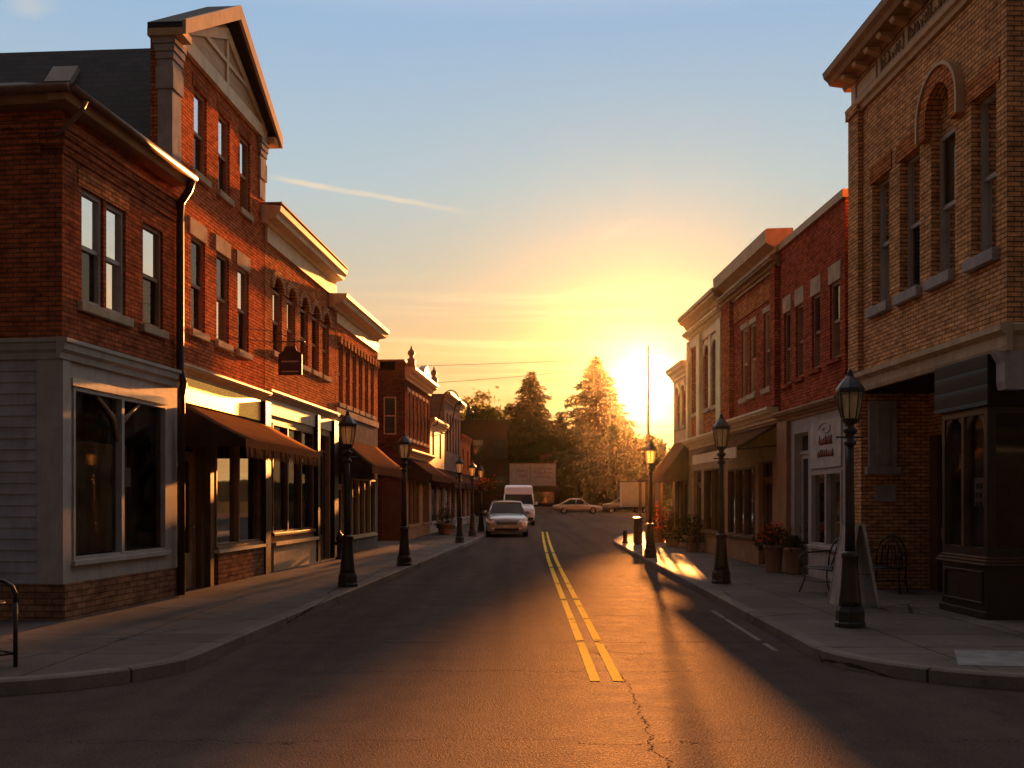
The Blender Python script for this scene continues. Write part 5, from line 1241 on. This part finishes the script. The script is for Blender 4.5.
m = MB(); m.box(1.5, 6.8, 101.4, 101.7, 0.3, 0.98); m.box(1.4, 6.9, 101.35, 101.75, 0.982, 1.06)
tag(m.build('low_wall', 'stone_grey', None, (4, 101.5, 0.4)), 'low grey stone wall edging the far side of the junction', 'wall')

r = thing('utility_pole', 'tall wooden utility pole standing against the setting sun', 'utility pole', (12.95, 95, zr(95)))
m = MB(); m.tube([(12.95, 95, 0.3), (12.95, 95, 9), (12.95, 95, 16.4)], [0.17, 0.14, 0.10], 10); m.build('pole', 'wood_pole', r)
for z in (14.7, 15.3): m = MB(); m.lathe([(0.04, 0), (0.06, 0.04), (0.05, 0.1), (0.02, 0.14)], (12.78, 94.84, z), 8); m.build('insulator', 'lens_clear', r)
q = thing('utility_pole', 'wooden utility pole hidden behind the left row, carrying the wires', 'utility pole', (-46, 99, zr(99)))
m = MB(); m.tube([(-46, 99, 0.3), (-46, 99, 15.6)], [0.2, 0.14], 8); m.build('pole', 'wood_pole', q); m = MB(); m.box(-47, -45, 98.8, 98.88, 15.05, 15.2); m.build('crossarm', 'wood_pole', q)
def wire(A, B, sag, label, r_=0.022):
    P = []
    for k in range(31):
        s = k / 30; P.append((A[0] + (B[0] - A[0]) * s, A[1] + (B[1] - A[1]) * s, A[2] + (B[2] - A[2]) * s - sag * 4 * s * (1 - s)))
    tag(MB().tube(P, r_, 5).build('overhead_wire', 'cast_iron', None, A), label, 'wire', 'overhead wires')
wire((12.78, 94.84, 15.35), (-46, 99, 15.3), 0.7, 'topmost thin dark overhead wire running level to the pole')
wire((12.78, 94.84, 14.75), (-46, 99, 12.9), 1.2, 'lower thin overhead wire slanting up towards the pole')
wire((12.9, 94.82, 15.5), (26, 62, 15.5), 0.5, 'short overhead wire slanting up right from the pole top')

# ------------------------------------------------------------------ trees
def leaf(m, c, s, rng, flat=0.0):
    n = Vector((rng.gauss(0, 1), rng.gauss(0, 1), rng.gauss(0, 1) + flat)).normalized()
    a = n.orthogonal().normalized(); b = n.cross(a); t = rng.random() * 6.28
    a, b = a * math.cos(t) + b * math.sin(t), b * math.cos(t) - a * math.sin(t)
    w, h = s * rng.uniform(0.6, 1.2), s * rng.uniform(0.35, 0.7)
    m.idx([m.add(c - a * w), m.add(c + b * h), m.add(c + a * w), m.add(c - b * h)])
def spray(m, c, d, s, rng):
    """a drooping needle spray: a narrow leaf-shaped face laid along its branch"""
    a = (Vector(d) * rng.uniform(0.5, 1.1) + Vector((rng.gauss(0, 0.55), rng.gauss(0, 0.55), rng.gauss(-0.32, 0.28)))).normalized()
    n = Vector((rng.gauss(0, 0.7), rng.gauss(0, 0.7), 1)).normalized(); b = a.cross(n).normalized(); w = s * rng.uniform(0.22, 0.42); L = s * rng.uniform(0.7, 1.7)
    m.idx([m.add(c - a * L * 0.5), m.add(c + b * w), m.add(c + a * L), m.add(c - b * w)])
def conifer(x, y, H, rad, label, seed, dens=1.0, low=0.12, lean=0.0, gap=0.0):
    rng = random.Random(seed); z0 = zr(y) - 0.05; base = Vector((x, y, z0))
    r = thing('conifer_tree', label, 'tree', base, 'trees beyond the junction')
    t = MB(); t.tube([base, base + Vector((lean * 0.4, 0, H * 0.5)), base + Vector((lean, 0, H * 0.98))], [0.3, 0.18, 0.03], 7); t.build('trunk', 'bark', r)
    m = MB(); lim = MB(); z = H * low
    while z < H * 0.99:
        f = 1 - (z - H * low) / (H * (1 - low)); nb = 7 if f > 0.3 else 5; a0 = rng.random() * 6.28
        for k in range(nb):
            if rng.random() < gap: continue
            a = a0 + 6.283 * k / nb + rng.uniform(-0.35, 0.35); ln = rad * (f ** 0.9) * rng.uniform(0.55, 1.15) + 0.12
            d = Vector((math.cos(a), math.sin(a), 0)); st = base + Vector((lean * z / H, 0, z)); up = 0.18 * (1 - f) - 0.18 * f
            end = st + d * ln + Vector((0, 0, up * ln))
            if ln > 0.8: lim.tube([st, (st + end) / 2 + Vector((0, 0, 0.08 * ln)), end], [0.05, 0.035, 0.012], 4, False)
            nq = max(5, int(ln * 13 * dens))
            for q in range(nq):
                s = (q + rng.random()) / nq; s = 0.12 + 0.88 * s; p = st.lerp(end, s) + Vector((0, 0, 0.08 * ln * math.sin(math.pi * s)))
                sp = 0.30 * ln * (1.05 - s) + 0.10; side = Vector((-d.y, d.x, 0)) * rng.uniform(-sp, sp)
                spray(m, p + side + Vector((0, 0, rng.uniform(-0.25, 0.10))), d, rng.uniform(0.22, 0.46), rng)
        z += rng.uniform(0.30, 0.46) * (0.7 + 0.5 * f)
    c = m.build('crown', 'needles', r); lim.build('limbs', 'bark', c) if lim.f else None
    return r
def broadleaf(x, y, H, rad, label, seed, mat='leaves', clumps=46, per=95, ls=0.24, th=0.25):
    rng = random.Random(seed); z0 = zr(y) - 0.05; base = Vector((x, y, z0))
    r = thing('broadleaf_tree', label, 'tree', base, 'trees beyond the junction')
    t = MB(); t.tube([base, base + Vector((0.1, 0, H * th)), base + Vector((-0.1, 0.1, H * 0.6)), base + Vector((0, 0, H * 0.85))], [0.32, 0.24, 0.14, 0.04], 7); tk = t.build('trunk', 'bark', r)
    m = MB(); lim = MB(); cz = H * (th + 1) / 2
    for k in range(clumps):
        while True:
            p = Vector((rng.uniform(-1, 1), rng.uniform(-1, 1), rng.uniform(-1, 1)))
            if 0.25 < p.length < 1: break
        p = p * (0.72 + 0.28 * rng.random()); w = 1.0 - 0.25 * max(0, p.z)
        c = base + Vector((p.x * rad * w, p.y * rad * w, cz + p.z * H * (1 - th) / 2 * 0.92))
        st = base + Vector((0, 0, H * (th + 0.25 * rng.random() + 0.12 * (p.z + 1)))); lim.tube([st, (st + c) / 2 + Vector((0, 0, 0.15)), c], [0.08, 0.05, 0.015], 4, False)
        cr = rad * rng.uniform(0.16, 0.34)
        for q in range(int(per * rng.uniform(0.6, 1.3))):
            o = Vector((rng.gauss(0, 0.5), rng.gauss(0, 0.5), rng.gauss(0, 0.4))) * cr
            leaf(m, c + o, ls * rng.uniform(0.6, 1.2), rng)
    m.build('crown', mat, r); lim.build('limbs', 'bark', tk)
    return r
conifer(9.7, 121, 18.8, 9.2, 'tallest dark conifer, rising beside the sun', 1, 1.5, 0.06, 0.5, 0.10)
conifer(2.2, 113, 16.0, 7.4, 'pointed dark conifer left of the tallest one', 2, 1.5, 0.06)
conifer(12.8, 127, 15.8, 6.4, 'dark conifer close left of the sun, behind the tallest one', 3, 1.3, 0.06, -0.3, 0.12)
conifer(6.1, 127, 12.4, 6.0, 'short dark conifer filling the gap between the two tall ones', 4, 1.4, 0.05)
broadleaf(-3.8, 117, 14.4, 3.9, 'pale airy broadleaf tree above the dark brick block', 5, 'leaves', 84, 130, 0.28, 0.2)
broadleaf(-0.5, 119, 13.6, 3.3, 'airy broadleaf tree between the pale one and the pointed conifer', 6, 'leaves', 60, 120, 0.28, 0.2)
broadleaf(3.9, 110, 10.6, 3.2, 'dark low tree behind the faded signboard', 7, 'leaves_dark', 64, 150, 0.30, 0.05)
broadleaf(7.6, 111, 11.2, 3.6, 'dark bushy tree above the beige saloon car', 8, 'leaves_dark', 70, 150, 0.30, 0.04)
broadleaf(11.6, 112, 10.6, 3.5, 'dark bushy tree behind the grey car', 9, 'leaves_dark', 70, 150, 0.30, 0.04)
broadleaf(16.0, 113, 9.2, 3.5, 'dark bushy tree under the sun, behind the trailer', 10, 'leaves_dark', 70, 150, 0.30, 0.04)
broadleaf(20.4, 112, 9.0, 3.6, 'dark bushy tree at the right of the tree line', 12, 'leaves_dark', 60, 150, 0.30, 0.04)
broadleaf(0.3, 110, 10.4, 3.0, 'dark low tree behind the left end of the signboard', 14, 'leaves_dark', 60, 150, 0.30, 0.05)

# ------------------------------------------------------------------ street furniture
def iron_chair(name, label, x, y, rz, group=None, wide=0.52):
    """ornate iron garden armchair; its front faces local -y"""
    ca, sa = math.cos(rz), math.sin(rz)
    F = Frame(lambda a, b, h: (x + a * ca - b * sa, y + a * sa + b * ca, PZ + h)); w = wide / 2
    r = thing(name, label, 'chair' if wide < 0.9 else 'bench', (x, y, PZ), group)
    s = MB(F); n = 9
    for i in range(n): s.box(-w + 0.02 + i * (2 * w - 0.04) / n + 0.006, -w + 0.02 + (i + 1) * (2 * w - 0.04) / n - 0.006, -0.24, 0.22, 0.43, 0.445)
    s.tube([(-w, -0.25, 0.435), (w, -0.25, 0.435)], 0.014, 6); s.tube([(-w, 0.22, 0.435), (w, 0.22, 0.435)], 0.014, 6)
    s.tube([(-w, -0.25, 0.435), (-w, 0.22, 0.435)], 0.014, 6); s.tube([(w, -0.25, 0.435), (w, 0.22, 0.435)], 0.014, 6); s.build('seat', 'cast_iron', r)
    b = MB(F); N = 18
    def arch(sx, top): return [(sx * math.cos(math.pi * k / N), 0.23 + 0.12 * (0.45 + (top - 0.45) * math.sin(math.pi * k / N)) * 0.5, 0.45 + (top - 0.45) * math.sin(math.pi * k / N) ** 0.75) for k in range(N + 1)]
    b.tube(arch(w, 0.98), 0.016, 6); b.tube(arch(w * 0.66, 0.90), 0.010, 5); b.tube(arch(w * 0.33, 0.80), 0.010, 5)
    for k in range(7):
        a = -w * 0.75 + k * w * 0.25; b.tube([(a, 0.24, 0.45), (a * 0.92, 0.28, 0.62), (a * 0.8, 0.29, 0.82)], 0.008, 5)
    b.build('backrest', 'cast_iron', r)
    for sx in (-1, 1):
        m = MB(F); m.tube([(sx * w, 0.27, 0.72), (sx * (w + 0.03), 0.1, 0.70), (sx * (w + 0.04), -0.12, 0.69), (sx * (w + 0.03), -0.26, 0.65), (sx * (w + 0.01), -0.29, 0.56), (sx * w, -0.25, 0.44)], 0.014, 6); m.build('armrest', 'cast_iron', r)
        for yy in (-1, 1):
            m = MB(F); m.tube([(sx * w, 0.235 * yy, 0.43), (sx * w * 0.96, 0.21 * yy, 0.25), (sx * w * 1.02, 0.25 * yy, 0.10), (sx * w * 1.06, 0.29 * yy, 0.0)], 0.015, 6); m.build('leg', 'cast_iron', r)
    m = MB(F); m.tube([(-w * 0.97, -0.22, 0.2), (w * 0.97, 0.22, 0.2)], 0.009, 5); m.tube([(w * 0.97, -0.22, 0.22), (-w * 0.97, 0.22, 0.22)], 0.009, 5); m.build('stretcher', 'cast_iron', r)
    return r
iron_chair('garden_bench', 'ornate black iron bench on the pavement left of the sandwich board', 5.45, 17.1, R(-78), wide=1.05)
iron_chair('iron_chair', 'black iron chair in the dark entrance recess under the plaque', 6.55, 17.45, R(-35))

# tall iron chair cut by the left edge of the picture
def edge_chair():
    x, y = -4.965, 9.45; ca, sa = math.cos(0.9), math.sin(0.9); F = Frame(lambda a, b, h: (x + a * ca - b * sa, y + a * sa + b * ca, PZ + h))
    r = thing('iron_chair', 'tall brown tubular iron chair at the far left edge, in front of the clapboard wall', 'chair', (x, y, PZ))
    for a, b in ((0.27, 0.0), (-0.27, 0.0), (0.25, 0.5), (-0.25, 0.5)):
        m = MB(F); top = 0.62; m.tube([(a, b, 0), (a, b, 0.35), (a, b, top)], 0.022, 8); m.build('leg', 'cast_iron', r)
    for s in (-1, 1):
        m = MB(F); m.tube([(s * 0.27, 0.0, 0.62), (s * 0.27, 0.0, 0.70), (s * 0.25, 0.03, 0.78), (s * 0.18, 0.06, 0.83), (s * 0.08, 0.08, 0.85), (0.0, 0.08, 0.855)], 0.022, 8); m.build('armrest', 'cast_iron', r)
    m = MB(F); m.lathe([(0.02, 0.60), (0.25, 0.60), (0.27, 0.615), (0.25, 0.63), (0.02, 0.635)], (0, 0.25, 0), 22); m.build('seat', 'mid_wood', r)
    m = MB(F)
    for s in (-1, 1): m.tube([(s * 0.26, 0.0, 0.13), (s * 0.25, 0.5, 0.13)], 0.012, 6)
    m.tube([(-0.27, 0.0, 0.13), (0.27, 0.0, 0.13)], 0.012, 6); m.build('stretcher', 'cast_iron', r)
    m = MB(F); N = 16
    for w, top in ((0.27, 1.14), (0.17, 1.07), (0.07, 1.03)): m.tube([(w * math.cos(math.pi * k / N) * (1 + 0.12 * math.sin(math.pi * k / N)), 0.52, 0.62 + (top - 0.62) * math.sin(math.pi * k / N) ** 0.6) for k in range(N + 1)], 0.014 if w > 0.2 else 0.009, 6)
    m.build('backrest', 'cast_iron', r)
edge_chair()

def sandwich_board():
    x, y = 5.22, 15.3
    r = thing('sandwich_board', 'tall pale folding sandwich board behind the nearest right lamp', 'sign', (x, y, PZ))
    FS = Frame(lambda a, b, h: (x + a, y + b, PZ + h))
    for s in (-1, 1):
        m = MB(FS); m.prism([(s * 0.03, 1.22), (s * 0.055, 1.22), (s * 0.28, 0.0), (s * 0.255, 0.0)], -0.32, 0.32, 'v'); b = m.build('panel', 'white_board', r, bevel=0.004)
        for e in (-0.335, 0.321):
            f = MB(FS).prism([(s * 0.02, 1.26), (s * 0.06, 1.26), (s * 0.295, -0.0), (s * 0.25, -0.0)], e, e + 0.014, 'v'); f.build('frame_rail', 'pale_sign', b)
    m = MB(FS); m.tube([(0, -0.3, 1.22), (0, 0.3, 1.22)], 0.02, 6); m.tube([(-0.16, -0.33, 0.5), (0.16, -0.33, 0.5)], 0.006, 5); m.build('hinge', 'cast_iron', r)
sandwich_board()

def planter(name, label, x, y, pr, h, fr, fh, seed, flowers, n=900, dark='leaves_dark', group=None, potmat='terracotta'):
    z = zr(y) + PZ; rng = random.Random(seed); r = thing(name, label, 'planter', (x, y, z), group)
    m = MB(); m.lathe([(pr * 0.72, 0), (pr * 0.75, 0.03), (pr * 0.95, h * 0.86), (pr * 1.06, h * 0.87), (pr * 1.06, h), (pr * 0.92, h), (pr * 0.90, h * 0.93), (0.01, h * 0.93)], (x, y, z), 20); m.build('pot', potmat, r)
    L_ = MB(); Fl = MB(); st = MB()
    for k in range(18):
        a = rng.random() * 6.28; q = rng.random(); st.tube([(x + 0.3 * pr * math.cos(a), y + 0.3 * pr * math.sin(a), z + h * 0.9), (x + fr * q * math.cos(a), y + fr * q * math.sin(a), z + h + fh * rng.uniform(0.5, 1))], 0.006, 4, False)
    for k in range(n):
        while True:
            p = Vector((rng.uniform(-1, 1), rng.uniform(-1, 1), rng.uniform(-0.4, 1)))
            if p.length < 1 and p.length > 0.3: break
        leaf(L_, Vector((x + p.x * fr, y + p.y * fr, z + h + 0.02 + max(p.z, -0.3) * fh)), rng.uniform(0.025, 0.05), rng)
        if flowers and k % 12 == 0:
            c = Vector((x + p.x * fr * 1.08, y + p.y * fr * 1.08, z + h + 0.06 + max(p.z, 0) * fh * 1.05))
            for q in range(6): leaf(Fl, c + Vector((rng.gauss(0, 0.018), rng.gauss(0, 0.018), rng.gauss(0, 0.018))), 0.032, rng)
    f = L_.build('foliage', dark, r); st.build('stem', 'bark', f)
    if flowers: Fl.build('flowers', 'flower_red', r)
planter('flower_planter', 'pale round planter of red flowers before the heavy cornice shop door', 5.83, 22.3, 0.23, 0.62, 0.40, 0.42, 31, True)
planter('potted_shrub', 'plain dark planter tight beside the red flowers', 6.12, 21.75, 0.20, 0.58, 0.24, 0.25, 32, False, 500)
planter('potted_shrub', 'round potted shrub on the sunlit pavement, before the end shop', 5.52, 34.6, 0.26, 0.5, 0.42, 0.75, 33, False, 1100)
planter('potted_shrub', 'potted shrub by the wall of the cream pilaster building', 5.62, 31.2, 0.26, 0.5, 0.45, 0.7, 34, False, 1100)
planter('potted_shrub', 'taller potted shrub beside the porch building', 5.65, 38.3, 0.28, 0.5, 0.45, 1.0, 35, True, 1100)
planter('potted_shrub', 'dark tub with clipped shrub before the low stucco shop', -3.05, 45.6, 0.38, 0.5, 0.5, 0.75, 36, False, 1200)

r = thing('litter_bin', 'dark square litter bin near the far right corner', 'bin', (4.55, 36.2, PZ))
m = MB(); m.box(4.40, 4.70, 36.05, 36.35, PZ + 0.05, PZ + 0.92); m.box(4.43, 4.67, 36.08, 36.32, PZ, PZ + 0.048); b = m.build('body', 'mid_wood', r, bevel=0.01)
m = MB(); m.box(4.385, 4.715, 36.035, 36.365, PZ + 0.922, PZ + 0.985); m.build('lid', 'cast_iron', r, bevel=0.01)
m = MB()
for k in range(6): m.box(4.41 + k * 0.05, 4.435 + k * 0.05, 36.035, 36.048, PZ + 0.1, PZ + 0.88)
m.build('slats', 'mid_wood', b)['kind'] = 'stuff'
m = MB(); m.lathe([(0.11, 0), (0.11, 0.04), (0.085, 0.06), (0.08, 0.36), (0.095, 0.38), (0.095, 0.42), (0.06, 0.48), (0.01, 0.51)], (4.25, 37.6, PZ), 14)
tag(m.build('bollard', 'cast_iron', None, (4.25, 37.6, PZ)), 'short black bollard beside the kerb at the far right corner', 'bollard')
# standpipe by the arched building's door
m = MB(); c = (-4.72, 27.4, PZ)
m.lathe([(0.12, 0), (0.12, 0.04), (0.075, 0.07), (0.075, 0.50), (0.10, 0.52), (0.10, 0.57), (0.08, 0.66), (0.03, 0.72), (0.03, 0.77), (0.01, 0.78)], c, 14)
hy = m.build('fire_hydrant', 'cast_iron', None, c); tag(hy, 'small dark hydrant against the arched building, right of its windows', 'hydrant')
m = MB()
m.tube([(c[0] - 0.16, c[1], c[2] + 0.42), (c[0] + 0.16, c[1], c[2] + 0.42)], 0.045, 8); m.tube([(c[0], c[1] - 0.15, c[2] + 0.38), (c[0], c[1], c[2] + 0.38)], 0.055, 8); o = m.build('outlet', 'cast_iron', hy)
# hanging sign on the arched building
r = thing('hanging_sign', 'dark blank board hanging from an iron arm on the arched building', 'sign', LEFT(22.4, 0, 4.5))
m = MB(LEFT); m.prism([(0.18, 4.55), (0.72, 4.55), (0.72, 5.02), (0.60, 5.10), (0.56, 5.20), (0.34, 5.20), (0.30, 5.10), (0.18, 5.02)], 22.44, 22.49); b = m.build('board', 'dark_sign', r, bevel=0.01)
m = MB(LEFT); m.box(22.432, 22.438, 0.26, 0.64, 4.84, 4.87); m.box(22.432, 22.438, 0.26, 0.64, 4.62, 4.64); m.build('painted_line', 'pale_sign', b)
m = MB(LEFT); m.tube([(22.465, 0.0, 5.30), (22.465, 0.78, 5.30)], 0.015, 6); m.tube([(22.465, 0.0, 5.55), (22.465, 0.4, 5.42), (22.465, 0.7, 5.30)], 0.010, 5); m.tube([(22.465, 0.36, 5.20), (22.465, 0.36, 5.30)], 0.006, 4); m.tube([(22.465, 0.56, 5.20), (22.465, 0.56, 5.30)], 0.006, 4); m.build('arm', 'cast_iron', r)
# gooseneck lamps on the dark block's far end, flower baskets on the distant lamps
for u, lab in ((46.9, 'curved gooseneck arm lamp above the low stucco shop roof'), (51.6, 'curved gooseneck arm lamp by the grey boarded building')):
    r = thing('gooseneck_lamp', lab, 'wall lamp', LEFT(u, 0, 5.5), 'gooseneck lamps on the left row')
    m = MB(LEFT); P = [(u, 0.25, 5.3), (u, 0.45, 6.2)] + [(u, 0.9 - 0.45 * math.cos(math.pi * k / 8), 6.2 + 0.7 * math.sin(math.pi * k / 8)) for k in range(1, 8)]
    m.tube([(u, 0.0, 5.2)] + P, 0.03, 6); m.build('arm', 'cast_iron', r)
    m = MB(LEFT); m.lathe([(0.05, 0.2), (0.09, 0.12), (0.2, 0.0)], (u, 1.32, 6.22), 12); m.build('shade', 'cast_iron', r)
def basket(x, y, z, seed, lab):
    rng = random.Random(seed); r = thing('flower_basket', lab, 'flower basket', (x, y, z), 'flower baskets on the far lamps')
    m = MB(); m.lathe([(0.06, -0.22), (0.16, -0.15), (0.22, 0.0), (0.2, 0.0), (0.01, -0.02)], (x, y, z), 12); m.build('bowl', 'bark', r)
    L_ = MB(); Fl = MB()
    for k in range(260):
        p = Vector((rng.gauss(0, 0.17), rng.gauss(0, 0.17), rng.gauss(0.08, 0.14))); leaf(L_, Vector((x, y, z)) + p, 0.05, rng)
        if k % 5 == 0: leaf(Fl, Vector((x, y, z)) + p * 1.15, 0.06, rng)
    L_.build('foliage', 'leaves_dark', r); Fl.build('flowers', 'flower_red', r)
basket(-1.30, 43.5, 2.35, 41, 'red flower basket hanging on the fourth lamp of the left kerb'); basket(-1.12, 49.0, 2.5, 42, 'red flower basket hanging on the farthest left lamp')
